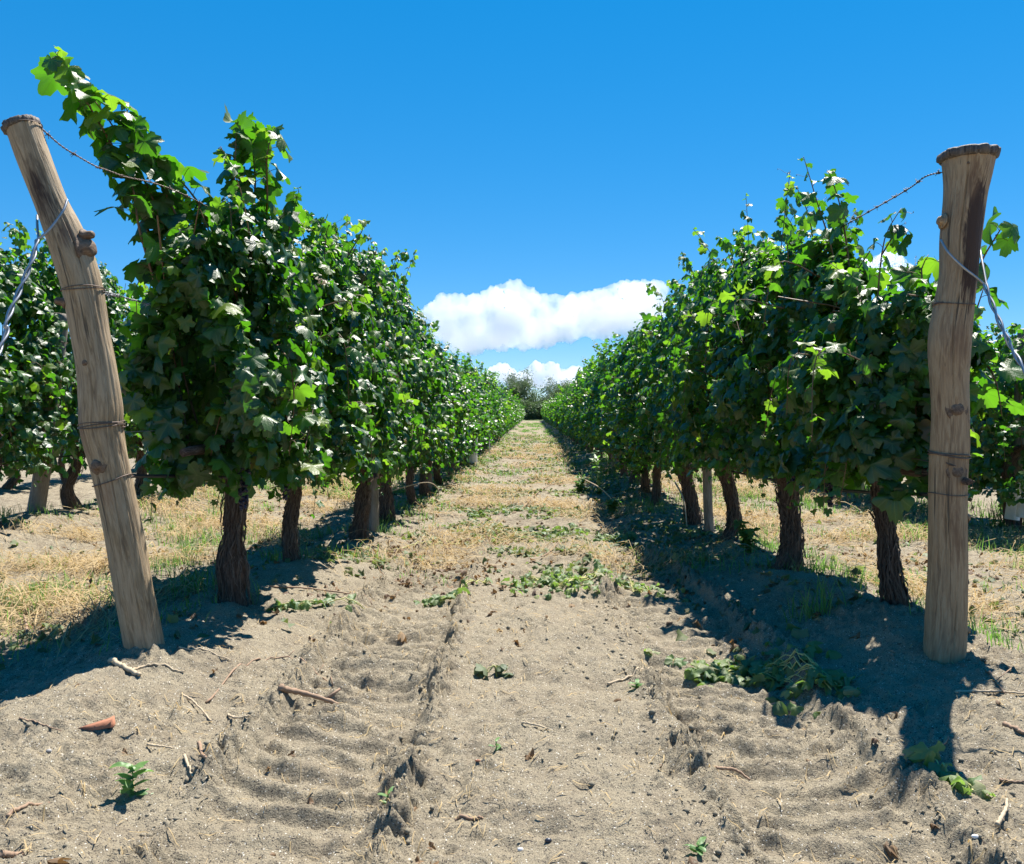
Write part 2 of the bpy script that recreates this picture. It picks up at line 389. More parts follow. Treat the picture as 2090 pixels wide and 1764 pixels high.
def ground_mat():
    m, t, out = mat('sandy_soil'); g = G(t)
    geo = g.n('ShaderNodeNewGeometry'); P = geo.outputs['Position']
    big = g.noise(P, 1.1, 4); mid = g.noise(P, 7, 4)
    gr = g.noise(P, 260, 3, .75); gr2 = g.noise(P, 620, 2, .7)
    c = g.ramp(gr, [(.30, (.05, .038, .026)), (.43, (.186, .155, .106)), (.56, (.288, .245, .172)), (.68, (.415, .365, .275))])
    c = g.mix(g.m('MULTIPLY', big, .5), c, (.288, .247, .175))
    c = g.mix(g.m('MULTIPLY', g.m('SUBTRACT', mid, .45, clamp=True), 1.6, clamp=True), c, (.165, .13, .092))
    vo = g.n('ShaderNodeTexVoronoi'); vo.inputs['Scale'].default_value = 330; g.l(P, vo.inputs['Vector'])
    spc = g.n('ShaderNodeSeparateColor'); g.l(vo.outputs['Color'], spc.inputs[0])
    c = g.mix(g.m('GREATER_THAN', spc.outputs[0], .93), c, (.06, .05, .045))
    c = g.mix(g.m('GREATER_THAN', spc.outputs[1], .988), c, (.6, .57, .5))
    # straw litter far away, where single blades are no longer built
    sp = g.n('ShaderNodeSeparateXYZ'); g.l(P, sp.inputs[0])
    fy = g.m('DIVIDE', g.m('SUBTRACT', sp.outputs[1], 16), 22, clamp=True)
    ax = g.m('ABSOLUTE', g.m('SUBTRACT', sp.outputs[0], .05))
    sn = g.noise(P, 5, 5, .7); sn2 = g.noise(P, .6, 3)
    lanes = g.m('SUBTRACT', 1.0, g.m('DIVIDE', g.m('SUBTRACT', ax, .75), .7, clamp=True))
    kf = g.m('MULTIPLY', g.m('MULTIPLY', fy, g.m('MULTIPLY', lanes, .6)), g.m('MULTIPLY', g.m('SUBTRACT', g.m('ADD', sn, sn2), .9, clamp=True), 3, clamp=True))
    straw = g.ramp(sn, [(.3, (.10, .065, .035)), (.5, (.25, .18, .09)), (.7, (.38, .30, .17))])
    c = g.mix(kf, c, straw)
    near_l = g.m('DIVIDE', g.m('SUBTRACT', sp.outputs[1], 5.2), 2.5, clamp=True)
    ln = g.noise(P, 2.2, 4, .7); ln2 = g.noise(P, 14, 4, .75)
    kl = g.m('MULTIPLY', near_l, g.m('MULTIPLY', g.m('SUBTRACT', g.m('ADD', g.m('MULTIPLY', ln, .6), ln2), .78, clamp=True), 5, clamp=True))
    c = g.mix(g.m('MULTIPLY', kl, .8), c, (.075, .054, .035))
    gz = g.noise(P, .35, 3)
    far = g.m('DIVIDE', g.m('SUBTRACT', sp.outputs[1], 108), 10, clamp=True)
    kg = g.m('MAXIMUM', far, g.m('MULTIPLY', fy, g.m('MULTIPLY', g.m('SUBTRACT', gz, .58, clamp=True), 8, clamp=True)))
    c = g.mix(kg, c, (.075, .12, .03))
    p = g.n('ShaderNodeBsdfPrincipled'); g.l(c, p.inputs['Base Color']); p.inputs['Roughness'].default_value = .88
    p.inputs['Specular IOR Level'].default_value = .25
    b = g.n('ShaderNodeBump'); b.inputs['Distance'].default_value = .006; b.inputs['Strength'].default_value = 1
    g.l(g.m('ADD', gr, g.m('MULTIPLY', g.noise(P, 70, 3), 1.6)), b.inputs['Height']); g.l(b.outputs[0], p.inputs['Normal'])
    g.l(p.outputs[0], out.inputs[0]); return m

# ------------------------------------------------------------------ ground
def axis_x():
    a = [0.0]; 
    while a[-1] < 2.4: a.append(a[-1] + .0085)
    while a[-1] < 12: a.append(a[-1] * 1.012)
    while a[-1] < 900: a.append(a[-1] * 1.18)
    a = np.array(a); return np.concatenate([-a[:0:-1], a])
def axis_y():
    a = [-900, -300, -80, -25, -8, -3, -1, 0, .5, 1.0, 1.3, 1.5, 1.6, 1.7]
    while a[-1] < 9: a.append(a[-1] * 1.0038)
    while a[-1] < 130: a.append(a[-1] * 1.012)
    while a[-1] < 3000: a.append(a[-1] * 1.2)
    return np.array(a)
gx, gy = axis_x(), axis_y()
XX, YY = np.meshgrid(gx, gy)
ZZ = H(XX, YY)
nx, ny = len(gx), len(gy)
ii = np.arange(ny - 1)[:, None] * nx + np.arange(nx - 1)[None, :]
Q = np.stack([ii, ii + 1, ii + nx + 1, ii + nx], -1).reshape(-1, 4)
ground = link('ground', mesh_np('ground', np.stack([XX, YY, ZZ], -1).reshape(-1, 3), [Q], [ground_mat()], True))
tag(ground, kind='structure')
del XX, YY, ZZ, Q

# ------------------------------------------------------------------ leaves
def outline(th, serr, seed=0):
    r = np.full_like(th, .50)
    for c, R_, w_ in ((0, 1.0, .50), (.98, .93, .46), (-.98, .93, .46), (1.95, .82, .50), (-1.95, .82, .50), (2.6, .66, .4), (-2.6, .66, .4)):
        r = np.maximum(r, R_ * (1 - .30 * np.minimum(1.5, (np.abs(th - c) / w_) ** 2.1)))
    r = np.where(np.abs(th) > 2.85, .14 + (np.pi - np.abs(th)) * .9, r)
    r = np.maximum(r, .12)
    if serr: r = r * (1 + serr * (2 * np.abs((th * 4.6 + .3 * np.sin(th * 3 + seed)) % 1 - .5) - .5) * 2)
    return r
def templates(lod, k, seed, kind='vine'):
    rg = np.random.default_rng(seed); out = []
    for q in range(k):
        if lod == 0: th = np.linspace(-np.pi, np.pi, 46, endpoint=False); rings = (.5, 1)
        elif lod == 1: th = np.linspace(-np.pi, np.pi, 24, endpoint=False); rings = (.55, 1)
        elif lod == 2: th = np.array([-np.pi, -2.2, -1.6, -1.3, -.92, -.5, 0, .5, .92, 1.3, 1.6, 2.2]); rings = (1,)
        else: th = np.array([-np.pi, -1.9, -.95, 0, .95, 1.9]); rings = (1,)
        r = outline(th, {0: .085, 1: .05}.get(lod, 0), q)
        if kind == 'oval': r = .55 * np.ones_like(th) / np.sqrt(np.cos(th) ** 2 * .3 + np.sin(th) ** 2 * 2.2)
        r = r * (1 + .07 * rg.standard_normal() * np.sin(th))
        V = [np.zeros((1, 3))]; L = [np.zeros((1, 2))]
        fold = rg.normal(-.22, .38); droop = rg.uniform(.1, .9); cu = rg.uniform(.06, .26); ph = rg.uniform(0, 6.3); tw = rg.normal(0, .15); ph2 = rg.uniform(0, 6)
        for a in rings:
            x = r * a * np.sin(th); y = r * a * np.cos(th); rr = r * a
            z = fold * np.abs(x) - droop * (x * x + y * y) * .5 - .25 * droop * np.maximum(y, 0) ** 2 + cu * rr ** 2 * np.sin(3 * th + ph) + cu * .8 * rr ** 2 * np.sin(5 * th + ph2) + tw * x * y
            V.append(np.stack([x, y, z], -1)); L.append(np.stack([x, y], -1))
        V = np.concatenate(V); L = np.concatenate(L); n = len(th); T = []; Qd = []
        for j in range(n):
            k2 = (j + 1) % n
            T.append((0, 1 + k2, 1 + j))
            if len(rings) == 2: Qd.append((1 + j, 1 + k2, 1 + n + k2, 1 + n + j))
        out.append((V, L, np.array(T), np.array(Qd) if Qd else None))
    return out
TPL = {0: templates(0, 14, 1), 1: templates(1, 12, 2), 2: templates(2, 9, 3), 3: templates(3, 6, 4)}
TPL['oval'] = templates(3, 4, 5, 'oval')
TPL['oval1'] = templates(1, 4, 6, 'oval')
def nrm(v): return v / (np.linalg.norm(v, axis=-1, keepdims=True) + 1e-9)
def put_leaves(acc, P, N, T, S, tint, lod, rg, curl=1.0):
    """leaves at P with normals N, tips T, sizes S"""
    N = nrm(N); T = nrm(T - (T * N).sum(-1, keepdims=True) * N); X = np.cross(T, N)
    tp = TPL[lod]; idx = rg.integers(0, len(tp), len(P))
    for q, (V, L, Tr, Qd) in enumerate(tp):
        s = idx == q; m = int(s.sum())
        if not m: continue
        Vz = V * np.array([1, 1, curl])
        W = P[s][:, None, :] + S[s][:, None, None] * (Vz[None, :, 0:1] * X[s][:, None] + Vz[None, :, 1:2] * T[s][:, None] + Vz[None, :, 2:3] * N[s][:, None])
        nv = len(V); off = (np.arange(m) * nv)[:, None, None]
        acc.add(W.reshape(-1, 3), None if Qd is None else (Qd[None] + off).reshape(-1, 4), (Tr[None] + off).reshape(-1, 3),
                tint=np.repeat(tint[s], nv), luv=np.concatenate([np.tile(L, (m, 1)), np.zeros((m * nv, 1))], 1))

def shoot(acc, cane, P, lod, rg, r0=.006, sz=.075, step=.062, young=.5, tipfrac=.35, pet=True, droop=.8):
    """a leafy shoot along points P"""
    S = spline(P, max(6, int(np.linalg.norm(np.diff(np.asarray(P), axis=0), axis=1).sum() / .05)))
    L = np.linalg.norm(np.diff(S, axis=0), axis=1).sum(); n = len(S)
    tube(cane, S, np.linspace(r0, .0015, n), 5 if lod < 2 else 3)
    m = max(3, int(L / step)); t = (np.arange(m) + rg.uniform(.2, .8)) / m; t = np.clip(t, 0, 1)
    f = t * (n - 1); i = np.clip(f.astype(int), 0, n - 2)
    p = S[i] * (1 - (f - i))[:, None] + S[i + 1] * (f - i)[:, None]
    tg = nrm(S[i + 1] - S[i])
    a = rg.uniform(0, 2 * np.pi) + np.arange(m) * np.pi + rg.normal(0, .7, m)
    ref = np.tile([0.2, 1., .1], (m, 1)); u = nrm(np.cross(tg, ref)); v = np.cross(tg, u)
    out = np.cos(a)[:, None] * u + np.sin(a)[:, None] * v
    size = sz * np.clip((1 - t) / tipfrac, .22, 1) ** .7 * rg.uniform(.75, 1.15, m)
    pl = size * rg.uniform(.6, 1.1, m)
    q = p + (out * .85 + tg * .25 + np.array([0, 0, .12])) * pl[:, None]
    if pet and lod < 2:
        for k in range(m): tube(cane, spline([p[k], (p[k] + q[k]) / 2 + [0, 0, .01], q[k]], 4), .0016, 3, False)
    if lod == 0:
        for k in range(m):
            if rg.random() < .16:
                a0 = rg.uniform(0, 6.3); qq = np.linspace(0, 1, 16); d = out[k] + [0, 0, .4]; cr = np.cross(d, [0, 0, 1.]); rd = .012 * (1 - qq) + .003
                tube(cane, p[k] + d * (.07 * np.minimum(qq * 1.6, 1))[:, None] + (np.cos(a0 + qq ** 2 * 11) * rd * qq)[:, None] * cr + np.outer(np.sin(a0 + qq ** 2 * 11) * rd * qq, [0, 0, 1]), .0009, 3, False)
    N = out * .65 + np.array([0, 0, .75]) + rg.normal(0, .42, (m, 3))
    T = out * .5 - np.array([0, 0, droop]) + rg.normal(0, .35, (m, 3))
    tint = np.clip(rg.normal(.35, .25, m) + young * t, 0, .97)
    put_leaves(acc, q, N, T, size, tint, lod, rg)

def crown(name, seed, lod, y0, y1, topf, botf, wf, n, shoots=(), auto=8, side=6, sz=.078, gap=None):
    """foliage of one vine: y0..y1 along the row, topf/botf(y) heights, half width wf"""
    rg = np.random.default_rng(seed); A = Acc(); K = Acc()
    y = rg.uniform(y0 - .1, y1 + .1, n); v = rg.random(n) ** .92
    top = topf(y) + .10 * noise(y * 5, y * 0 + seed, seed); bot = botf(y) + .16 * noise(y * 6, y * 0 + seed + 9, seed)
    z = bot + (top - bot) * v
    bulge = .62 + .5 * np.sin(np.pi * np.clip(v * .9 + .12, 0, 1)) - .2 * v
    sgn = np.where(rg.random(n) < .5, -1, 1)
    wloc = wf * bulge * (1.18 - .75 * (np.abs(y - (y0 + y1) / 2) / (y1 - y0)) ** 1.5 * 2 + .65 * noise(y * 2.6 + sgn * 7, z * 2.1, seed + 2) + .25 * noise(y * 7, z * 6 + sgn * 3, seed + 3))
    x = sgn * np.abs(wloc) * rg.random(n) ** .42
    endk = np.clip((y - (y1 - .02)) / .12, 0, 1) - np.clip(((y0 + .02) - y) / .12, 0, 1)
    out = np.stack([sgn * (1 - .7 * np.abs(endk)), endk, np.zeros(n)], -1)
    P = np.stack([x, y, z], -1) + rg.normal(0, .02, (n, 3))
    N = out * rg.uniform(.45, 1.1, n)[:, None] + np.array([0, 0, 1.]) * rg.uniform(-.05, 1.0, n)[:, None] + rg.normal(0, .34, (n, 3))
    N += np.array([0, 0, .8]) * sstep(.85, 1, v)[:, None]
    T = np.array([0, 0, -1.]) + out * .4 + rg.normal(0, .42, (n, 3))
    hole = noise(y * 2.9 + seed, z * 2.5, seed + 21) + .5 * noise(y * 6, z * 6, seed + 22) - .35 * sstep(.75, 1, v) * (noise(y * 4, y * 0, seed + 23) > .1)
    kp = hole > (-.38 if lod == 0 else -.30)
    if gap is not None: kp &= ~((np.abs(y - gap) < .14) & (x > -.06) & (z > 1.25) & (z < 2.15))
    P, N, T, y, z, v = P[kp], N[kp], T[kp], y[kp], z[kp], v[kp]; n = len(y)
    S = sz * np.clip(rg.normal(.92, .27, n), .35, 1.5) * (1 - .3 * sstep(.8, 1, v))
    tn = .30 + .5 * noise(y * 2.3, z * 2.3, seed + 5) + .2 * v
    tint = np.clip(tn[:n] * 0 + (.30 + .5 * noise(y * 2.3, z * 2.3, seed + 5) + .2 * v) + rg.normal(0, .2, n) + (rg.random(n) < .08) * .6, 0, .97)
    tint[rg.random(n) < .010] = 1.0
    put_leaves(A, P, N, T, S, tint, lod, rg)
    for s in shoots: shoot(A, K, **{**dict(lod=lod, rg=rg), **s})
    for k in range(auto):
        ys = rg.uniform(y0, y1); zt = float(topf(np.array([ys]))[0]); l = rg.uniform(.15, .42)
        xs = rg.uniform(-.2, .2); dx, dy = rg.normal(0, .16, 2)
        shoot(A, K, [(xs, ys, zt - .35), (xs + dx * .4, ys + dy * .4, zt), (xs + dx, ys + dy, zt + l * rg.uniform(.35, 1))], lod, rg, .004, sz * .85, .042, .6, .2)
    for k in range(side):
        ys = rg.uniform(y0, y1); zt = rg.uniform(.9, 1.9); s = rg.choice([-1, 1]); l = rg.uniform(.2, .42)
        shoot(A, K, [(s * wf * .6, ys, zt), (s * (wf + .1), ys + rg.normal(0, .08), zt + .06), (s * (wf + .04 + l * .35), ys + rg.normal(0, .12), zt - l)], lod, rg, .004, sz, .07, .6)
    for k in range(side + 3):
        ys = rg.uniform(y0, y1); zb = float(botf(np.array([ys]))[0]); s = rg.choice([-1, 1]); xx = s * rg.uniform(.05, wf)
        shoot(A, K, [(xx * .7, ys, zb + .3), (xx, ys + rg.normal(0, .06), zb + .12), (xx * 1.1, ys + rg.normal(0, .08), zb - rg.uniform(.02, .22))], lod, rg, .003, sz, .055, .3, .3)
    # woody canes inside
    for k in range(9 if lod < 2 else 3):
        ys = rg.uniform(y0, y1); zt = float(topf(np.array([ys]))[0])
        tube(K, spline([(rg.normal(0, .03), ys + rg.normal(0, .05), .78), (rg.normal(0, .1), ys + rg.normal(0, .12), 1.3), (rg.normal(0, .14), ys + rg.normal(0, .18), zt - .05)], 9), np.linspace(.007, .003, 9), 4 if lod < 2 else 3, False)
    return A.mesh(name, [M_leaf if lod < 2 else M_leaf_far], True), K.mesh(name + '_canes', [M_cane], True)

def trunk_mesh(name, P, r, seed, strips=40, ns=28, arms=True):
    rg = np.random.default_rng(seed); A = Acc()
    S = spline(P, 46); n = len(S)
    rr = np.interp(np.linspace(0, 1, n), [0, .06, .25, .6, .85, 1], np.array([1.6, 1.3, 1.05, .9, 1.0, 1.3]) * r) * (1 + .22 * noise(np.linspace(0, 5, n), np.zeros(n), seed))
    def dsp(th, L):
        tw = th + L * 3.0 + seed + .5 * np.sin(L * 9 + seed)
        return .20 * np.abs(noise(np.cos(tw) * 2.4 + 5, np.sin(tw) * 2.4 + L * 1.3, seed)) * 2 + .12 * noise(np.cos(tw) * 8, np.sin(tw) * 8 + L * 3, seed + 1) + .08 * noise(np.cos(tw) * 3, np.sin(tw) * 3 + L * 9, seed + 2)
    tube(A, S, rr, ns, True, dsp)
    for k in range(strips):                       # peeling bark ribbons
        a = rg.uniform(0, 2 * np.pi); i0 = rg.integers(0, n - 14); ln = rg.integers(8, 22); i1 = min(n - 1, i0 + ln)
        T, U, W = frames(S); idx = np.arange(i0, i1); q = np.linspace(0, 1, len(idx))
        lift = 1.10 + .10 * np.abs(np.sin(q * 3)) + rg.uniform(0, .45) * (q ** 3 if rg.random() < .5 else (1 - q) ** 3)
        aa = a + q * rg.normal(.5, .6)
        Pp = S[idx] + (rr[idx] * (lift + .12))[:, None] * (np.cos(aa)[:, None] * U[idx] + np.sin(aa)[:, None] * W[idx])
        n_b = len(A.V); tube(A, Pp + rg.normal(0, .0035, Pp.shape), rg.uniform(.0015, .005), 3, False); A.A['along'][-1][:, 2] += 100 + k
    top = S[-1]
    if arms:
        for s in (-1, 1):
            Q_ = [top - [0, 0, .03], top + [0, s * .12, .05], top + [rg.normal(0, .02), s * .4, .06], top + [rg.normal(0, .03), s * .72, .05]]
            tube(A, spline(Q_, 14), np.linspace(r * .8, r * .35, 14), 9, True, dsp)
    for k in range(5):                            # root flare
        a = k * 1.26 + rg.uniform(0, .6); d = np.array([math.cos(a), math.sin(a), 0])
        tube(A, spline([S[2] + d * r * .6, S[0] + d * r * 1.3 + [0, 0, .02], S[0] + d * r * 2.1 - [0, 0, .06]], 7), np.linspace(r * .4, r * .18, 7), 7, True, dsp)
    return A.mesh(name, [M_bark], True)

def grape_bunch(rg, p, parent):
    A = Acc()
    ico = [(0, 0, -1), (.72, -.53, -.45), (-.28, -.85, -.45), (-.89, 0, -.45), (-.28, .85, -.45), (.72, .53, -.45), (.28, -.85, .45), (-.72, -.53, .45), (-.72, .53, .45), (.28, .85, .45), (.89, 0, .45), (0, 0, 1)]
    fc = [(0, 1, 2), (1, 0, 5), (0, 2, 3), (0, 3, 4), (0, 4, 5), (1, 5, 10), (2, 1, 6), (3, 2, 7), (4, 3, 8), (5, 4, 9), (1, 10, 6), (2, 6, 7), (3, 7, 8), (4, 8, 9), (5, 9, 10), (6, 10, 11), (7, 6, 11), (8, 7, 11), (9, 8, 11), (10, 9, 11)]
    for k in range(46):
        t = rg.random(); r = .038 * (1 - .75 * t) * math.sqrt(rg.random()) ; a = rg.uniform(0, 6.28)
        c = np.array([r * math.cos(a), r * math.sin(a), -t * .13])
        A.add(np.array(ico) * .0085 + c, T=np.array(fc))
    return link('grape_bunch', A.mesh('grape_bunch', [M_grape], True), parent, p)

def const(v): return lambda y: np.full(np.shape(y), float(v))
def prof(ys, zs, off=0): return lambda y: np.interp(np.asarray(y) + off, ys, zs)

# ------------------------------------------------------------------ vines
ORD = ['first', 'second', 'third', 'fourth', 'fifth', 'sixth', 'seventh', 'eighth', 'ninth', 'tenth', 'eleventh', 'twelfth']
TOPL = ([3.6, 3.8, 4.1, 4.6, 5.0, 5.6, 6.3, 7.2, 8, 20], [1.72, 1.9, 2.05, 2.1, 2.0, 2.2, 2.3, 2.38, 2.4, 2.4])
TOPR = ([3.5, 3.9, 4.3, 4.8, 5.4, 6.2, 7.2, 8, 20], [1.55, 1.58, 1.74, 2.02, 2.1, 2.2, 2.3, 2.32, 2.35])
GL, GR_, GLN, GRN = ('vines of the row left of the path', 'vines of the row right of the path', 'vines of the neighbouring row on the far left', 'vines of the neighbouring row on the far right')

def near_vine(xr, Y, y0, y1, topk, seed, label, group, lod, n, trunkP, tr, shoots, auto, side, wf=.32, botz=.6, grapes=0, sz=.059, fringe=None, gap=None):
    z0 = Hs(xr, Y, False)
    root = empty('grapevine', (xr, Y, z0), label, 'grapevine', group)
    o = np.array([xr, Y, z0])
    sh = []
    for s in shoots:
        s = dict(s); s['P'] = [np.array(p) - o for p in s['P']]; sh.append(s)
    tf = prof(np.array(topk[0]) - Y, np.array(topk[1]) - z0)
    cm, km = crown('crown', seed, lod, y0 - Y, y1 - Y, tf, const(botz - z0) if fringe is None else prof(np.array(fringe[0]) - Y, np.array(fringe[1]) - z0), wf, n, sh, auto, side, sz, gap)
    link('crown', cm, root); link('canes', km, root)
    TP = [np.array(p) - o for p in trunkP]
    link('trunk', trunk_mesh('trunk', TP, tr, seed, 90), root)
    rg = np.random.default_rng(seed + 5)
    for k in range(grapes):
        grape_bunch(rg, (rg.choice([-1, 1]) * rg.uniform(.1, .3), rg.uniform(y0 - Y, y1 - Y), rg.uniform(.62, .95) - z0), root)
    return root

tall = [dict(P=[at(330, 560, 4.0), at(270, 380, 3.85), at(190, 230, 3.65), at(112, 105, 3.5)], r0=.009, sz=.094, step=.036, young=.35, tipfrac=.18),
        dict(P=[at(370, 560, 4.05), at(310, 400, 3.9), at(235, 265, 3.75), at(150, 150, 3.6)], r0=.008, sz=.094, step=.036, young=.3, tipfrac=.2),
        dict(P=[at(420, 560, 4.1), at(350, 420, 3.95), at(290, 300, 3.8), at(255, 215, 3.75)], r0=.008, sz=.085, step=.04, young=.3, tipfrac=.2),
        dict(P=[at(330, 620, 3.9), at(285, 470, 3.8), at(270, 380, 3.75), at(225, 290, 3.7)], r0=.008, sz=.085, step=.045, young=.2, tipfrac=.2),
        dict(P=[at(470, 560, 4.2), at(420, 440, 4.1), at(370, 370, 4.0), at(320, 320, 3.9)], r0=.008, sz=.08, step=.045, young=.3, tipfrac=.2),
        dict(P=[at(500, 560, 4.4), at(520, 400, 4.4), at(515, 300, 4.4), at(500, 240, 4.35)], r0=.008, sz=.082, step=.034, young=.45, tipfrac=.15),
        dict(P=[at(530, 560, 4.5), at(545, 420, 4.4), at(545, 320, 4.3), at(560, 262, 4.3)], r0=.008, sz=.082, step=.034, young=.5, tipfrac=.15),
        dict(P=[at(470, 560, 4.3), at(475, 430, 4.3), at(480, 330, 4.3), at(482, 262, 4.3)], r0=.008, sz=.08, step=.05, young=.3, tipfrac=.15),
        dict(P=[at(560, 600, 4.5), at(585, 490, 4.4), at(600, 430, 4.4), at(610, 390, 4.35)], r0=.006, sz=.07, step=.05, young=.2, tipfrac=.3),
        dict(P=[at(380, 600, 3.9), at(400, 520, 3.85), at(430, 640, 3.8), at(440, 760, 3.75)], sz=.085, step=.06, young=.5),
        dict(P=[at(520, 760, 4.0), at(480, 780, 3.8), at(450, 850, 3.75), at(430, 930, 3.75)], sz=.085, step=.06, young=.7),
        dict(P=[at(560, 700, 4.2), at(590, 740, 3.9), at(600, 820, 3.9), at(590, 930, 3.95)], sz=.08, step=.06, young=.6)]
near_vine(-1.5, 4.36, 3.78, 4.95, TOPL, 11, 'nearest vine of the left row, its long leafy shoot reaching over the leaning post', GL, 0, 3100,
          [at(488, 1275, 4.36), at(474, 1180, 4.32), at(476, 1080, 4.34), at(486, 985, 4.36), at(488, 930, 4.36)], .048, tall, 3, 7, .33, .6, 4, .060,
          ([3.6, 3.9, 4.3, 5], [.80, .74, .70, .66]))
near_vine(-1.5, 5.41, 4.95, 6.4, TOPL, 12, 'second vine of the left row, thin trunk just behind the thick shaggy one', GL, 0, 3300,
          [at(598, 1165, 5.41), at(592, 1080, 5.41), at(600, 1010, 5.41), at(600, 960, 5.41)], .034,
          [dict(P=[at(640, 560, 5.6), at(655, 480, 5.6), at(662, 447, 5.6)], sz=.07, step=.05, young=.2), dict(P=[at(700, 540, 5.9), at(735, 480, 5.9), at(745, 450, 5.9)], sz=.065, step=.05, young=.8)], 7, 8, .34, .66, 3)
near_vine(-1.5, 7.37, 6.4, 8.1, TOPL, 13, 'third vine of the left row, leaning reddish trunk in front of the grey mid-row post', GL, 1, 3100,
          [at(726, 1118, 7.37), at(738, 1050, 7.37), at(742, 990, 7.37), at(740, 930, 7.37)], .052, [], 10, 8, .34, .55, 2, gap=.68)
near_vine(-1.5, 8.9, 8.1, 9.75, TOPL, 14, 'fourth vine of the left row, trunk right behind the grey mid-row post', GL, 1, 2300,
          [at(790, 1076, 8.9), at(788, 1020, 8.9), at(786, 960, 8.9)], .058, [], 10, 6, .34, .55, 0, gap=-.85)

rsh = [dict(P=[at(1712, 640, 4.7), at(1700, 520, 4.65), at(1670, 420, 4.6), at(1640, 320, 4.55)], r0=.007, sz=.06, step=.05, young=.15, tipfrac=.3),
       dict(P=[at(1740, 620, 4.5), at(1728, 500, 4.5), at(1712, 410, 4.45), at(1690, 350, 4.45)], r0=.007, sz=.07, step=.045, young=.1, tipfrac=.15),
       dict(P=[at(1640, 640, 5.0), at(1660, 520, 4.9), at(1650, 440, 4.8), at(1625, 380, 4.8)], r0=.006, sz=.06, step=.055, young=.5, tipfrac=.3)]
r1sh = [dict(P=[at(1790, 650, 3.9), at(1795, 560, 3.88), at(1808, 480, 3.86), at(1840, 425, 3.85)], r0=.005, sz=.055, step=.06, young=.1, tipfrac=.1),
        dict(P=[at(1800, 520, 3.88), at(1840, 460, 3.85), at(1855, 500, 3.84)], r0=.004, sz=.055, step=.05, young=.1, tipfrac=.1),
        dict(P=[at(1960, 640, 3.9), at(2000, 540, 3.8), at(2035, 480, 3.75), at(2050, 455, 3.7)], r0=.006, sz=.082, step=.07, young=.15, tipfrac=.1),
        dict(P=[at(1960, 700, 3.8), at(1990, 640, 3.7), at(2010, 580, 3.7)], r0=.006, sz=.085, step=.08, young=.1, tipfrac=.1),
        dict(P=[at(1900, 640, 3.8), at(1880, 560, 3.8), at(1895, 520, 3.8)], r0=.006, sz=.07, step=.07, young=.1, tipfrac=.1),
        dict(P=[at(1990, 720, 3.75), at(2030, 770, 3.65), at(2045, 850, 3.65)], r0=.006, sz=.08, step=.06, young=.9, tipfrac=.2),
        dict(P=[at(1860, 780, 3.7), at(1870, 850, 3.62), at(1860, 950, 3.6)], r0=.006, sz=.072, step=.05, young=-.2, tipfrac=.1),
        dict(P=[at(1780, 700, 3.8), at(1770, 800, 3.7), at(1775, 900, 3.7)], r0=.006, sz=.072, step=.05, young=-.2, tipfrac=.1)]
near_vine(1.6, 3.95, 3.62, 4.65, TOPR, 21, 'nearest vine of the right row, directly behind the upright end post', GR_, 0, 2150,
          [at(1838, 1262, 3.97), at(1818, 1180, 3.92), at(1810, 1090, 3.95), at(1800, 1020, 3.95), at(1800, 980, 3.95)], .034, r1sh, 1, 5, .31, .66, 3, .064,
          ([3.5, 3.9, 4.3, 5], [.80, .76, .73, .70]))
near_vine(1.6, 5.35, 4.65, 6.2, TOPR, 22, 'second vine of the right row, thick dark trunk and the tallest shoots of that row', GR_, 0, 3300,
          [at(1608, 1165, 5.35), at(1616, 1100, 5.35), at(1608, 1020, 5.35), at(1604, 970, 5.35)], .050, rsh, 5, 8, .33, .70, 3, .060)
near_vine(1.6, 7.0, 6.2, 7.8, TOPR, 23, 'third vine of the right row, trunk bowed beside the thin grey mid-row post', GR_, 1, 3000,
          [at(1484, 1112, 7.0), at(1498, 1060, 7.0), at(1490, 1000, 7.0), at(1478, 960, 7.0)], .042, [], 9, 8, .34, .64, 2)
near_vine(1.6, 8.6, 7.8, 9.7, TOPR, 24, 'fourth vine of the right row, slanting dark trunk behind the thin mid-row post', GR_, 1, 2300,
          [at(1418, 1075, 8.6), at(1408, 1020, 8.6), at(1398, 960, 8.6)], .056, [], 9, 6, .34, .56, 0)

# prototypes of vines further back, copied with their parts
def proto(seed, lod, n):
    rg = np.random.default_rng(seed)
    tv = rg.uniform(2.02, 2.5); ys = np.linspace(-1, 1, 9); zs = tv + rg.normal(0, .12, 9) - .2 * np.abs(ys) + .05
    cm, km = crown('crown', seed, lod, -.78, .78, prof(ys, zs), prof(ys, rg.uniform(.42, .62) - (.04 if lod > 1 else 0) + rg.normal(0, .11, 9)), rg.uniform(.28, .38), n, (), 6, 6, {1: .067, 2: .07, 3: .083}[lod])
    P = [(rg.normal(0, .05), rg.normal(0, .08), -.08), (rg.normal(0, .05), rg.normal(0, .07), .2), (rg.normal(0, .05), rg.normal(0, .07), .42), (rg.normal(0, .03), rg.normal(0, .04), .62), (0, 0, .85)]
    tm = trunk_mesh('trunk', [np.array(p) for p in P], rg.uniform(.036, .058), seed, 30 if lod < 2 else 0, 18 if lod < 2 else 8)
    return cm, km, tm
PR = {1: [proto(100 + i, 1, 2100) for i in range(4)], 2: [proto(200 + i, 2, 1700) for i in range(6)], 3: [proto(300 + i, 3, 950) for i in range(5)]}
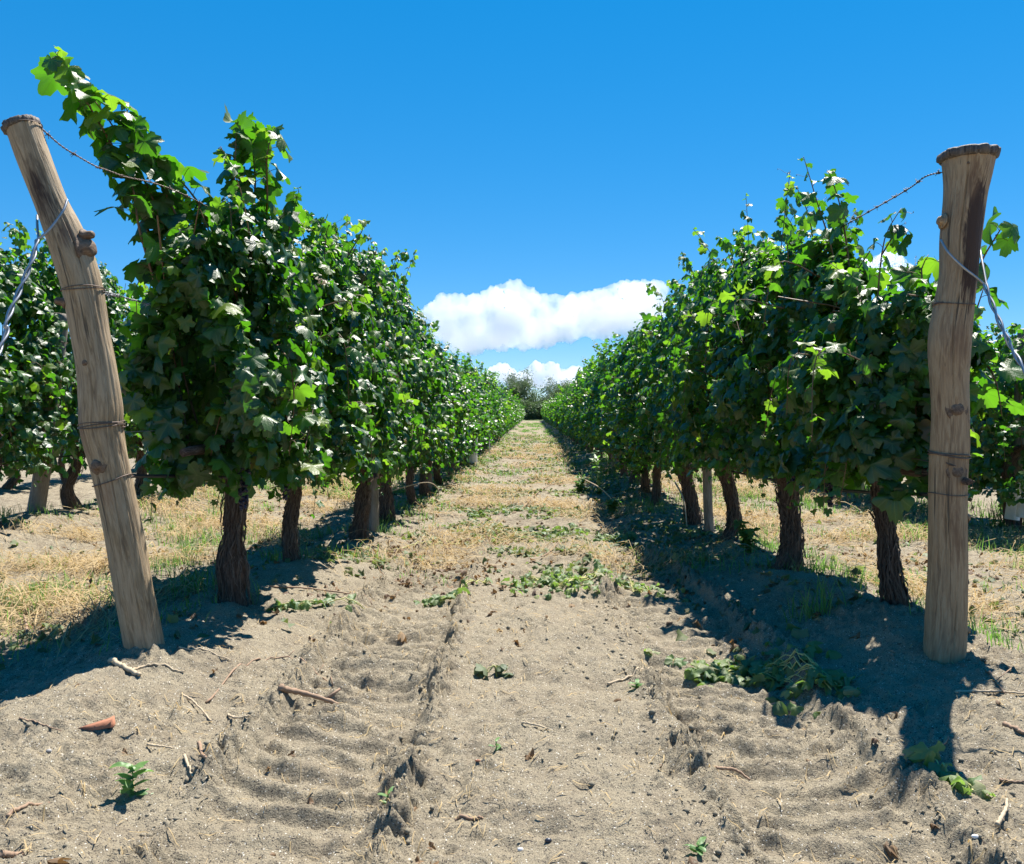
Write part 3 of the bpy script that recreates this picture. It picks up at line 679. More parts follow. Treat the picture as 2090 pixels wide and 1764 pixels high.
def far_vine(xr, Y, label, group, rg):
    lod = 1 if Y < 14 else (2 if Y < 34 else 3)
    cm, km, tm = PR[lod][rg.integers(len(PR[lod]))]
    root = empty('grapevine', (xr + rg.normal(0, .03), Y, Hs(xr, Y, False)), label, 'grapevine', group)
    root.rotation_euler = (0, 0, math.pi * int(rg.integers(2))); root.scale = (rg.uniform(.9, 1.12), 1, rg.uniform(.9, 1.07) * float(np.interp(Y, [9.5, 12, 22, 60], [.98, .91, .88, .82])))
    for nm, me in (('crown', cm), ('canes', km), ('trunk', tm)):
        if nm == 'canes' and Y > 22: continue
        link(nm, me, root)
rgv = np.random.default_rng(77)
def row(xr, first, ystart, yend, group, side, step=1.5):
    Y = ystart; k = first
    while Y < yend:
        if k < 12: lab = f'{ORD[k]} vine of the {side}'
        else: lab = f'one of the distant vines merging along the {side.split(",")[0]}'
        far_vine(xr, Y, lab, group, rgv); Y += step * (1 + rgv.uniform(-.06, .06)); k += 1
row(-1.5, 4, 10.55, 113, GL, 'left row, counted from the leaning post')
row(1.6, 4, 10.5, 113, GR_, 'right row, counted from the upright post')
# neighbouring rows
row(-4.6, 0, 7.15, 44, GLN, 'neighbouring row at the far left edge')
row(4.7, 0, 8.5, 44, GRN, 'neighbouring row at the far right edge')
row(-7.7, 13, 12.5, 40, 'vines two rows away on the left', 'second row away on the left')
row(7.8, 13, 13, 40, 'vines two rows away on the right', 'second row away on the right')

# ------------------------------------------------------------------ posts
def end_post(name, spec, Ytop, Ybase, m, label, knots, ties, seed, cap):
    n = len(spec); P = []; Rd = []
    for i, (px, py, w_) in enumerate(spec):
        t = (py - spec[0][1]) / (spec[-1][1] - spec[0][1]); Y = Ytop + (Ybase - Ytop) * t
        P.append(at(px, py, Y)); Rd.append(w_ / 2 * Y / F)
    P = np.array(P)[::-1]; Rd = np.array(Rd)[::-1]
    base = P[0].copy()
    root = empty('wooden_post', base, label, 'post', 'end posts of the rows beside the path')
    S = spline(P - base, 90); rr = spline(np.stack([Rd, Rd, Rd], -1), 90)[:, 0]
    A = Acc()
    rc = np.random.default_rng(seed)
    crk = [(rc.uniform(3.6, 5.9), rc.uniform(0, 1.7), rc.uniform(.25, .8), rc.uniform(.05, .11), rc.uniform(0, 9)) for _ in range(11)]
    def dsp(th, L):
        r_ = .035 * noise(np.cos(th) * 1.5 + 3, np.sin(th) * 1.5 + L * 5, seed) + .016 * noise(np.cos(th) * 9, np.sin(th) * 9 + L * 2, seed + 1)
        for (a0, l0, ln_, dp, q_) in crk:
            t_ = np.clip((L - l0) / ln_, 0, 1); k_ = np.sin(np.pi * t_) * ((L > l0) & (L < l0 + ln_))
            r_ = r_ - dp * k_ * np.exp(-((th - a0 - .10 * noise(L * 4, L * 0 + q_, seed)) / .028) ** 2)
        return r_
    S = spline(P - base, 170); rr = spline(np.stack([Rd, Rd, Rd], -1), 170)[:, 0]
    tube(A, S, rr, 200, True, dsp)
    S = spline(P - base, 90); rr = spline(np.stack([Rd, Rd, Rd], -1), 90)[:, 0]
    # a few drying cracks
    link('shaft', A.mesh('shaft', [m], True), root)
    def on_skin(px, py, Yoff=0):
        i = np.argmin(np.abs(np.array([S[k][2] + base[2] for k in range(90)]) - at(px, py, (Ytop + Ybase) / 2)[2]))
        Y = S[i][1] + base[1]; p = at(px, py, Y) ; dx = p[0] - (S[i][0] + base[0])
        r = rr[i]; dy = -math.sqrt(max(r * r - dx * dx, (r * .12) ** 2))
        return np.array([p[0], Y + dy * .99, p[2]]) - base, np.array([dx, dy, 0]) / r
    for (px, py, r, h, kind) in knots:
        p, d = on_skin(px, py); A = Acc()
        d = nrm(d + np.array([0, 0, .15]))
        q = np.linspace(0, 1, 9); prf = r * np.interp(q, [0, .35, .75, .92, 1], [1.9, 1.15, 1.0, .92, .55])
        pts = p[None] - d[None] * r * .5 + d[None] * (q[:, None] * (h + r * .5))
        tube(A, pts, prf, 20, True, lambda th, L: .12 * noise(np.cos(th) * 2 + px, np.sin(th) * 2 + L * 20, 3))
        link('knot', A.mesh('knot', [M_knot if kind else m], True), root)
    A = Acc(); c = S[-1]; r = rr[-1]
    (cw, ch, tilt) = cap
    q = np.array([0, .15, .5, .85, 1.0])
    pts = c + np.stack([q * 0 + tilt * q * .01, q * 0, -.012 + q * ch], -1)
    tube(A, pts, r * cw * np.array([.96, 1.04, 1.06, 1.05, .98]), 64, True, lambda th, L: .10 * noise(np.cos(th) * 4, np.sin(th) * 4 + 5, seed + 7) + .11 * noise(np.cos(th) * 13, np.sin(th) * 13 + L * 20, seed + 8))
    link('weathered_top', A.mesh('weathered_top', [M_cap], True), root)
    zs = S[:, 2] + base[2]
    for (py, turns, slope, rw, mt) in ties:
        zc = at(spec[0][0], py, (Ytop + Ybase) / 2)[2]; i = int(np.argmin(np.abs(zs - zc)))
        a = np.linspace(0, 2 * np.pi * turns, int(40 * turns) + 1)
        r = rr[i] * 1.035 + rw
        ring = S[i] + np.stack([np.cos(a) * r, np.sin(a) * r, slope * np.cos(a) + .008 * a / 6.28 + .003 * np.sin(a * 2.3)], -1)
        k = np.clip(i + ((ring[:, 2] - S[i][2]) / .022).astype(int), 0, 89); ring[:, 0] += S[k, 0] - S[i, 0]
        A = Acc(); tube(A, ring, rw, 6); link('wire_tie', A.mesh('wire_tie', [mt], True), root)
    return root, S + base, rr
LP = [(47, 258, 66), (68, 320, 66), (104, 413, 64), (130, 473, 72), (151, 530, 78), (169, 595, 77), (184, 680, 75), (198, 755, 77), (206, 830, 84), (208, 878, 83), (230, 978, 74), (253, 1089, 74), (272, 1200, 76), (296, 1329, 78), (301, 1372, 80)]
RP = [(1977, 322, 97), (1975, 355, 88), (1970, 402, 79), (1961, 481, 77), (1956, 560, 72), (1947, 623, 74), (1938, 697, 78), (1938, 776, 71), (1940, 835, 70), (1939, 914, 72), (1937, 937, 71), (1935, 1016, 71), (1934, 1173, 75), (1930, 1291, 80), (1924, 1350, 80), (1923, 1385, 84)]
postL, SL, RL = end_post('wooden_post', LP, 3.12, 3.32, M_postL, 'thick round wooden end post leaning to the left in front of the left vine row',
    [(139, 619, .013, .03, 1), (216, 947, .019, .014, 1), (192, 742, .009, .005, 1), (182, 508, .030, .022, 1), (176, 482, .014, .035, 1), (186, 1185, .006, .003, 1)],
    [(262, 1.2, .0, .0018, M_rust), (598, 2.3, .004, .0018, M_rust), (880, 3.2, .006, .0022, M_rust), (980, 1.1, .022, .0022, M_rust)], 5, (1.04, .024, -1))
postR, SR, RR = end_post('wooden_post', RP, 3.3, 3.34, M_postR, 'upright knotty wooden end post with dark stains in front of the right vine row',
    [(1918, 452, .016, .012, 0), (1938, 835, .022, .005, 1), (1938, 960, .021, .005, 1), (1972, 1187, .010, .006, 1), (1974, 1055, .013, .006, 0), (1973, 1285, .012, .008, 0), (1956, 344, .003, .001, 1)],
    [(322, 1.3, .0, .0022, M_rust), (628, 1.6, -.004, .002, M_rust), (935, 2.4, -.01, .0028, M_rust), (1016, 1.3, -.003, .0018, M_rust)], 9, (1.06, .036, 0))

def plain_post(P, r, label, group, seed, m=M_post):
    P = np.array(P, float); base = P[0].copy()
    root = empty('wooden_post', base, label, 'post', group)
    S = spline(P - base, 30); A = Acc()
    tube(A, S, np.linspace(r * 1.05, r * .92, 30), 20, True, lambda th, L: .05 * noise(np.cos(th) * 2 + 3, np.sin(th) * 2 + L * 4, seed))
    link('shaft', A.mesh('shaft', [m], True), root)
    A = Acc(); z = S[int(len(S) * .86)]; a = np.linspace(0, 4 * np.pi, 40)
    tube(A, z + np.stack([np.cos(a) * r * 1.08, np.sin(a) * r * 1.08, a * .001], -1), .002, 4); link('wire_tie', A.mesh('wire_tie', [M_rust], True), root)
GP = 'posts standing within the vine rows'
plain_post([at(760, 1090, 8.1), at(760, 900, 8.1), at(766, 612, 8.1)], .062, 'grey mid-row post of the left row, its top showing among the leaves', GP, 1)
plain_post([at(1449, 1092, 7.84), at(1444, 1000, 7.84), at(1436, 640, 7.84)], .042, 'thin grey mid-row post of the right row between two dark trunks', GP, 2)
plain_post([at(1256, 960, 16.6), at(1254, 900, 16.6), at(1254, 740, 16.6)], .07, 'pale post further along the right row, seen below the leaves', GP, 3)
plain_post([at(72, 1056, 8.0), at(92, 920, 8.0), at(126, 640, 8.0)], .075, 'slanting grey post in the neighbouring row behind the leaning end post', GP, 4)
plain_post([at(2072, 1060, 8.9), at(2078, 900, 8.8), at(2090, 672, 8.6)], .06, 'slanting grey post at the right edge of the photo, in the neighbouring row', GP, 5)
rgp = np.random.default_rng(5)
k = 0
for xr in (-1.5, 1.6):
    Y = 12.4 if xr < 0 else 21.2
    while Y < 100:
        z = Hs(xr, Y, False)
        plain_post([(xr, Y, z - .1), (xr + rgp.normal(0, .02), Y, z + 1), (xr + rgp.normal(0, .05), Y, z + 2.05)], .06,
                   'distant grey post half hidden in the leaves of the ' + ('left' if xr < 0 else 'right') + ' row', 'distant posts of the ' + ('left' if xr < 0 else 'right') + ' row', k); k += 1
        Y += 4.45 if Y < 45 else 8.9

# ------------------------------------------------------------------ wires and hoses
def wire(pts, r, m, name, label, cat, group=None, twist=False, barbs=0, n=200, sag=0):
    S = spline(np.array(pts), n); A = Acc(); seedr = np.random.default_rng(len(label))
    if twist:
        L = np.concatenate([[0], np.cumsum(np.linalg.norm(np.diff(S, axis=0), axis=1))]); T, U, W = frames(S)
        for s in (0, np.pi):
            a = L / twist * 2 * np.pi + s
            tube(A, S + r * 1.05 * (np.cos(a)[:, None] * U + np.sin(a)[:, None] * W), r, 5)
        if barbs:
            d = barbs
            while d < min(L[-1], 14):
                i = int(np.searchsorted(L, d)); i = min(i, n - 2); c = S[i]
                a = np.linspace(0, 4 * np.pi, 16)
                tube(A, c + np.outer(np.linspace(-.008, .008, 16), T[i]) + .0045 * (np.cos(a)[:, None] * U[i] + np.sin(a)[:, None] * W[i]), r * .8, 4)
                for q in range(4):
                    v = nrm(seedr.normal(0, 1, 3)); tube(A, np.array([c, c + v * .016]), r * .7, 4)
                d += .12
    else: tube(A, S, r, 6)
    o = link(name, A.mesh(name, [m], True)); tag(o, label, cat, group); return o
tl = SL[-1]; tr_ = SR[-1]
zl = lambda px, py, Y: at(px, py, Y)
wire([at(84, 262, 3.13), at(125, 298, 3.2), at(160, 320, 3.28), at(200, 342, 3.36), at(240, 356, 3.45), (-1.5, 4.2, 2.0), (-1.5, 8.1, 1.98), (-1.5, 16, 1.95), (-1.5, 40, 1.93)], .0017, M_rust,
     'barbed_wire', 'rusty barbed wire from the top of the leaning post into the vines', 'barbed wire', twist=.035, barbs=.03, n=1200)
wire([at(1934, 350, 3.33), at(1890, 360, 3.45), at(1850, 388, 3.6), at(1742, 450, 4.3), (1.6, 6, 2.02), (1.6, 7.84, 2.0), (1.6, 40, 1.93)], .0017, M_rust,
     'barbed_wire', 'rusty barbed wire sloping from the upright post down to the right row', 'barbed wire', twist=.035, barbs=.05, n=1200)
wire([at(204, 600, 3.26), at(240, 606, 3.42), at(290, 618, 3.6), (-1.5, 8.1, 1.42), (-1.5, 40, 1.4)], .0016, M_wire,
     'barbed_wire', 'bright barbed wire from the middle of the leaning post behind the leaves', 'barbed wire', twist=.035, barbs=.08, n=1000)
wire([at(244, 882, 3.3), at(258, 883, 3.42), at(300, 880, 3.6), (-1.5, 8.1, .95), (-1.5, 40, .9)], .0022, M_wire,
     'trellis_wire', 'plain wire leaving the lower half of the leaning post', 'trellis wire', n=60)
wire([at(1905, 938, 3.36), at(1860, 935, 3.6), (1.6, 7.84, 1.0), (1.6, 40, .9)], .002, M_rust, 'trellis_wire', 'dark wire leaving the lower half of the upright post', 'trellis wire', n=60)
wire([at(270, 972, 3.42), at(360, 972, 3.75), at(480, 972, 4.3), (-1.5, 8.1, .60), (-1.5, 16, .55), (-1.5, 60, .5)], .0085, M_hose,
     'drip_hose', 'black drip hose running under the left row from the leaning post', 'drip hose', n=120)
wire([at(1902, 1010, 3.42), at(1760, 1004, 4.2), at(1640, 990, 5.0), (1.6, 7.84, .56), (1.6, 16, .5), (1.6, 60, .5)], .0085, M_hose,
     'drip_hose', 'black drip hose running under the right row from the upright post', 'drip hose', n=120)
wire([(-4.6, 5, .62), (-4.6, 12, .6), (-4.6, 40, .55)], .0085, M_hose, 'drip_hose', 'black drip hose under the neighbouring row at the far left', 'drip hose', n=40)
wire([(4.7, 5, .42), (4.7, 12, .4), (4.7, 40, .4)], .0085, M_hose, 'drip_hose', 'black drip hose under the neighbouring row at the far right', 'drip hose', n=40)
wire([(4.7, 5, 1.78), (4.7, 12, 1.75), (4.7, 40, 1.75)], .0017, M_rust, 'barbed_wire', 'thin barbed wire above the neighbouring row at the far right', 'barbed wire', twist=.035, barbs=.05, n=600)
# anchor cables: a loop round the post, then two strands twisted together down to the ground
def anchor(loopA, loopB, path, label):
    A = Acc(); r = .0046
    S = spline(np.array(path), 160); L = np.concatenate([[0], np.cumsum(np.linalg.norm(np.diff(S, axis=0), axis=1))]); T, U, W = frames(S)
    for s, lp in ((0, loopA), (np.pi, loopB)):
        a = L / .16 * 2 * np.pi + s
        st = S + r * 1.15 * (np.cos(a)[:, None] * U + np.sin(a)[:, None] * W)
        tube(A, np.concatenate([spline(np.array(list(lp) + [st[0]]), 30)[:-1], st]), r, 8)
    o = link('anchor_cable', A.mesh('anchor_cable', [M_wire], True)); tag(o, label, 'anchor cable')
pj = at(76, 491, 3.04)
anchor([at(137, 408, 3.12), at(128, 432, 3.09), at(100, 470, 3.06)], [at(76, 440, 3.2), at(76, 462, 3.12)],
       [pj, at(66, 530, 3.0), at(41, 590, 2.95), at(13, 658, 2.88), at(-6, 725, 2.82), np.array([-1.78, 2.3, .55]), np.array([-1.8, 1.95, -.05])],
       'twisted grey cable looped around the leaning post and running down to the left edge')
pj = at(2010, 579, 3.22)
anchor([at(1920, 489, 3.27), at(1935, 515, 3.24), at(1965, 545, 3.22), at(1992, 566, 3.22)], [at(1998, 493, 3.38), at(2004, 530, 3.3)],
       [pj, at(2026, 623, 3.17), at(2053, 685, 3.1), at(2089, 752, 3.02), np.array([1.76, 2.5, .6]), np.array([1.8, 2.0, -.05])],
       'twisted grey cable looped around the upright post and running down to the right edge')

# ------------------------------------------------------------------ white sleeves, stakes
def sleeve(p, h, r, label, lean=0):
    root = empty('vine_sleeve', p, label, 'vine sleeve', 'white sleeves on young vines')
    A = Acc(); S = spline([(0, 0, h * .2), (lean * .5, 0, h * .6), (lean, 0, h)], 24)
    tube(A, S, r * np.interp(np.linspace(0, 1, 24), [0, .5, .56, 1], [1.05, 1.1, .8, .75]), 18, False, lambda th, L: .14 * noise(np.cos(th) * 2, np.sin(th) * 2 + L * 9, 2))
    link('sleeve', A.mesh('sleeve', [M_white], True), root)
    A = Acc(); tube(A, spline([(0.02, 0, -.1), (.01, 0, h * .3), (lean, .01, h * .9)], 10), .018, 8); tube(A, spline([(-.04, 0, -.1), (-.02, 0, h * .3), (lean * .5, .01, h * .9)], 10), .012, 8)
    link('trunk', A.mesh('trunk', [M_bark], True), root)
g_ = at(2066, 1080, 8.45)
sleeve(g_, .46, .062, 'white plastic sleeve on a young vine beside the grass at the right edge', .04)
sleeve(at(2090, 1075, 8.2), .42, .06, 'second white sleeve cut by the right edge of the photo', .03)
A = Acc(); q = at(948, 960, 18.6)
tube(A, spline([(0, 0, -.05), (0, 0, .4), (.02, 0, .78)], 8), .09, 10, True, lambda th, L: .2 * noise(np.cos(th) * 2, np.sin(th) * 2, 1))
o = link('vine_sleeve', A.mesh('vine_sleeve', [M_white], True), None, (-1.28, 18.6, Hs(-1.28, 18.6, False))); tag(o, 'white wrapped stake low in the left row, far along the path', 'vine sleeve', 'white sleeves on young vines')
A = Acc(); tube(A, spline([(0, 0, -.05), (0, 0, .9)], 4), .02, 6)
o = link('stake', A.mesh('stake', [M_white], True), None, (-1.2, 24, Hs(-1.2, 24, False))); tag(o, 'thin white stake in the left row, beyond the white wrapped one', 'stake')

# ------------------------------------------------------------------ straw, grass, litter
def blades(P, L, head, bend, w_, lift, tint, rg, seg=4, flat=True):
    """ribbons lying or standing; head: direction angle; lift: rise of mid"""
    n = len(P); t = np.linspace(0, 1, seg + 1)
    ang = head[:, None] + bend[:, None] * (t[None] - .2)
    dx = np.cos(ang) * L[:, None] / seg; dy = np.sin(ang) * L[:, None] / seg
    X = P[:, 0:1] + np.cumsum(dx, 1) - dx[:, :1]; Y = P[:, 1:2] + np.cumsum(dy, 1) - dy[:, :1]
    Z = H(X, Y) + .003 + lift[:, None] * np.sin(np.pi * t)[None] + rg.uniform(0, .012, n)[:, None]
    C3 = np.stack([X, Y, Z], -1)
    s = np.stack([-np.sin(ang), np.cos(ang), rg.normal(0, .5, ang.shape)], -1); s = nrm(s) * (w_[:, None, None] * np.interp(t, [0, .5, 1], [.8, 1, .35])[None, :, None])
    V = np.stack([C3 - s, C3 + s], 2).reshape(n, -1, 3); nv = (seg + 1) * 2
    q = np.array([[2 * k, 2 * k + 1, 2 * k + 3, 2 * k + 2] for k in range(seg)])
    Qd = (q[None] + (np.arange(n) * nv)[:, None, None]).reshape(-1, 4)
    return V.reshape(-1, 3), Qd, np.repeat(tint, nv)
def strawmask(x, y):
    m = sstep(-.02, .4, fbm(x * .9, y * .75, 61, 3) + .22 * np.sin(y * 3.1 + noise(x * 1.2, y, 65)) - .06)
    m = m * sstep(5.0, 7.2, y + .5 * noise(x * 2, y * 0, 62)) * np.where(np.abs(x - .05) < 1.45, .5, 0) + \
        np.where((x < -2.0), .62, 0) * sstep(-.15, .35, fbm(x * .8, y * .8, 63, 3) + .02) * sstep(3.0, 4.6, y) + \
        np.where((x > 2.0), .62, 0) * sstep(-.15, .35, fbm(x * .8, y * .8, 64, 3) + .02) * sstep(3.8, 5.2, y)
    return m
def scatter(n, x0, x1, y0, y1, rg, maskf):
    u = rg.random(n); y = y0 * (y1 / y0) ** u; x = rg.uniform(x0, x1, n)
    keep = rg.random(n) < maskf(x, y); return x[keep], y[keep]
rg = np.random.default_rng(91)
A = Acc()
for (x0, x1, y0, y1, n) in ((-1.4, 1.5, 5.2, 16, 18000), (-1.4, 1.5, 16, 45, 15000), (-4.4, -1.75, 3.2, 16, 17000), (1.85, 4.6, 3.6, 16, 17000), (-4.4, -1.8, 16, 30, 5000), (1.9, 4.5, 16, 30, 5000)):
    x, y = scatter(n, x0, x1, y0, y1, rg, strawmask); m = len(x)
    cl = noise(x * 1.3, y * 1.3, 66) * 4 + rg.normal(0, .6, m)
    sc_ = np.clip(y / 9, .8, 3.0)
    V, Qd, tt = blades(np.stack([x, y], -1), rg.uniform(.08, .32, m), cl, rg.normal(0, 1.1, m), .0021 * sc_ * rg.uniform(.7, 1.3, m), rg.uniform(0, .10, m) * (rg.random(m) < .5),
                       np.clip(rg.normal(.5, .38, m) + .5 * noise(x * .8, y * .8, 67), 0, 1), rg)
    A.add(V, Qd, tint=tt)
for (x0, x1, y0, y1, n) in ((-1.4, 1.5, 5.4, 30, 12000), (-4.4, -1.75, 3.4, 16, 12000), (1.9, 4.6, 3.8, 16, 12000)):
    x, y = scatter(n, x0, x1, y0, y1, rg, strawmask); m = len(x)
    V, Qd, tt = blades(np.stack([x, y], -1), rg.uniform(.2, .6, m), noise(x * 1.1, y * 1.1, 66) * 5 + rg.normal(0, .9, m), rg.normal(0, 2.2, m), .0036 * np.clip(y / 9, .75, 2.4) * rg.uniform(.6, 1.2, m),
                       rg.uniform(.01, .13, m), np.clip(rg.normal(.6, .25, m), 0, 1), rg, 7)
    A.add(V, Qd, tint=tt)
tag(link('straw', A.mesh('straw', [M_straw], True)), 'dry yellow straw lying over the path and the side lanes', 'straw', kind='stuff')
# thin chips and straw bits on the bare sand in front
A = Acc(); x, y = scatter(6000, -2.6, 2.6, 1.75, 7, rg, lambda x, y: .35 + .5 * (noise(x * 1.5, y * 1.5, 68) > 0)); m = len(x)
V, Qd, tt = blades(np.stack([x, y], -1), rg.uniform(.012, .07, m), rg.uniform(0, 6.3, m), rg.normal(0, .35, m), rg.uniform(.0007, .0022, m), rg.uniform(0, .006, m), rg.uniform(0, 1, m), rg)
A.add(V, Qd, tint=tt)
tag(link('straw_chips', A.mesh('straw_chips', [M_straw], True)), 'small chips of straw and stem scattered on the bare sand', 'straw chips', kind='stuff')
# crumbs of soil and grit
A = Acc(); x, y = scatter(38000, -2.8, 2.8, 1.7, 8, rg, lambda x, y: np.clip(.3 * sstep(-.1, .5, noise(x * 2, y * 2, 69)) + np.exp(-((np.abs(x + .66) - .27) / .06) ** 2) + np.exp(-((np.abs(x - .74) - .3) / .07) ** 2), 0, 1)); m = len(x)
oct_ = np.array([(1, 0, 0), (-1, 0, 0), (0, 1, 0), (0, -1, 0), (0, 0, 1), (0, 0, -1.)]); of = np.array([(0, 2, 4), (2, 1, 4), (1, 3, 4), (3, 0, 4), (2, 0, 5), (1, 2, 5), (3, 1, 5), (0, 3, 5)])
s = (.002 + .011 * rg.random(m) ** 6)[:, None, None]
V = oct_[None] * s * rg.uniform(.6, 1.3, (m, 6, 1)) + np.stack([x, y, H(x, y) + .001], -1)[:, None]
A.add(V.reshape(-1, 3), T=(of[None] + (np.arange(m) * 6)[:, None, None]).reshape(-1, 3))
tag(link('soil_crumbs', A.mesh('soil_crumbs', [simple('soil_crumb', (.20, .172, .122), .95, 0, .4, 150)], False)), 'small clods and grit on the tyre tracks', 'soil crumbs', kind='stuff')
# grass
def tuft(A, x, y, n, h, rg, sp=.06, tint0=.5, w_=.0022):
    p = np.stack([x + rg.normal(0, sp, n), y + rg.normal(0, sp, n)], -1); z0 = H(p[:, 0], p[:, 1])
    a = rg.uniform(0, 6.28, n); ln = h * rg.uniform(.45, 1.1, n); le = rg.uniform(.15, .75, n); t = np.linspace(0, 1, 5)
    X = p[:, 0:1] + np.cos(a)[:, None] * (ln * le)[:, None] * t ** 1.7; Y = p[:, 1:2] + np.sin(a)[:, None] * (ln * le)[:, None] * t ** 1.7
    Z = z0[:, None] - .005 + ln[:, None] * (t - .35 * le[:, None] * t ** 2.5)
    C3 = np.stack([X, Y, Z], -1); s = np.stack([-np.sin(a), np.cos(a), 0 * a], -1)[:, None] * (w_ * np.interp(t, [0, .4, 1], [.8, 1, .1]))[None, :, None] * rg.uniform(.6, 1.4, n)[:, None, None]
    V = np.stack([C3 - s, C3 + s], 2).reshape(-1, 3); q = np.array([[2 * k, 2 * k + 1, 2 * k + 3, 2 * k + 2] for k in range(4)])
    A.add(V, (q[None] + (np.arange(n) * 10)[:, None, None]).reshape(-1, 4), tint=np.repeat(np.clip(rg.normal(tint0, .2, n), 0, 1), 10))
A = Acc(); rg = np.random.default_rng(92); cnt = 0
def gmask(x, y):
    m = 0
    for xr in ROWS: m = m + np.exp(-((x - xr) / .5) ** 2) * .55
    m = m * sstep(-.1, .4, noise(x * 1.1, y * .9, 71) + .15)
    m = m + sstep(-.02, .38, noise(x * .9 + 4, y * .8, 72)) * (np.abs(x - .05) > 1.6) * 1.0
    return m * sstep(4.2, 5.2, y + (np.abs(x - .05) > 1.7) * 1.2)
x, y = scatter(8500, -5.6, 5.8, 3.4, 30, rg, gmask)
for a_, b_ in zip(x, y): tuft(A, a_, b_, int(rg.integers(8, 22)), rg.uniform(.05, .17) * (1 if b_ < 12 else 1.3), rg, .07, .6, .0024 * max(1, b_ / 7))
for (a_, b_) in zip(rg.uniform(-1.3, 1.2, 700), rg.uniform(14, 90, 700)):
    if noise(a_ * 1.5, b_ * .3, 73) > .1: tuft(A, a_, b_, 16, .12, rg, .12, .7, .0045 * b_ / 20)
tag(link('grass', A.mesh('grass', [M_grass], True)), 'green grass and weeds growing under the rows and in the side lanes', 'grass', kind='stuff')
def tuft_thing(px, py, n, h, label, sp=.05, tint=.4, w_=.003):
    sp = min(sp, .075)
    A = Acc(); rg = np.random.default_rng(int(px)); p = gp(px, py); tuft(A, p[0], p[1], n, h, rg, sp, tint, w_)
    me_ = A.mesh('grass_tuft', [M_grass], True); me_.transform(Matrix.Translation(Vector(-p)))
    tag(link('grass_tuft', me_, None, p), label, 'grass tuft')
tuft_thing(1665, 1262, 60, .22, 'dark green grass tuft in the shade between the first two vines of the right row', .06)
tuft_thing(1745, 1200, 26, .16, 'sparse light grass tuft in front of the bowed trunk of the right row', .03, .8, .0018)
tuft_thing(1860, 1085, 90, .20, 'bright green grass tuft seen left of the upright post in the next lane', .10, .6)
tuft_thing(2040, 1075, 110, .34, 'tall grey green grass clump beside the white sleeve at the right edge', .13, .35)
tuft_thing(395, 1215, 80, .26, 'shaded green grass clump at the foot of the thick shaggy trunk', .09, .35)
tuft_thing(378, 1150, 30, .30, 'tall thin seeding grass right of the leaning post', .03, .6, .0018)
tuft_thing(640, 1100, 60, .14, 'low weeds in the shade behind the second trunk of the left row', .10, .4)
tuft_thing(2060, 1290, 20, .10, 'small green grass tuft on the sand right of the upright post', .04, .7)

# leaf litter
A = Acc(); rg = np.random.default_rng(95)
x, y = scatter(9000, -4.9, 5.0, 3.4, 26, rg, lambda x, y: np.clip((np.exp(-((x - 1.25) / .5) ** 2) + .6 * np.exp(-((x + 1.65) / .4) ** 2)) * sstep(-.35, .3, noise(x * 2, y * 1.5, 84)) + .3 * (np.abs(x) > 2), 0, 1)); m = len(x)
put_leaves(A, np.stack([x, y, H(x, y) + rg.uniform(.004, .035, m)], -1), np.stack([rg.normal(0, .7, m), rg.normal(0, .7, m), np.ones(m)], -1), rg.normal(0, 1, (m, 3)) * [1, 1, .4], rg.uniform(.015, .05, m), rg.uniform(0, 1, m), 2, rg, 2.5)
tag(link('shade_litter', A.mesh('shade_litter', [M_wilt], True)), 'wilted leaf litter gathered under the rows and in the side lanes', 'fallen leaves', kind='stuff')
A = Acc(); rg = np.random.default_rng(93)
def lmask(x, y): return sstep(.0, .4, fbm(x * 1.1, y * .9, 81, 2) + .12) * sstep(5.2, 6.6, y) * .9
x, y = scatter(24000, -1.5, 1.6, 2.2, 45, rg, lmask); m = len(x)
z = H(x, y) + rg.uniform(.004, .03, m)
put_leaves(A, np.stack([x, y, z], -1), np.stack([rg.normal(0, .6, m), rg.normal(0, .6, m), np.ones(m)], -1), rg.normal(0, 1, (m, 3)) * [1, 1, .3], rg.uniform(.018, .05, m) * np.clip(y / 12, 1, 2), rg.uniform(0, 1, m), 2, rg, 2.2)
tag(link('wilted_leaves', A.mesh('wilted_leaves', [M_wilt], True)), 'wilted grey green vine leaves strewn across the straw of the path', 'fallen leaves', kind='stuff')
A = Acc(); x, y = scatter(30000, -4.2, 4.4, 1.8, 40, rg, lambda x, y: .02 + .10 * sstep(3.5, 5, y) + .8 * sstep(.0, .5, noise(x * .9, y * .9, 83)) * sstep(4, 6, y)); m = len(x)
z = H(x, y) + rg.uniform(.003, .02, m)
put_leaves(A, np.stack([x, y, z], -1), np.stack([rg.normal(0, .7, m), rg.normal(0, .7, m), np.ones(m)], -1), rg.normal(0, 1, (m, 3)) * [1, 1, .3], rg.uniform(.008, .030, m), rg.uniform(0, 1, m), 1, rg, 3)
tag(link('dry_leaves', A.mesh('dry_leaves', [M_drylf], True)), 'crumpled brown dry leaves strewn over the soil', 'fallen leaves', kind='stuff')

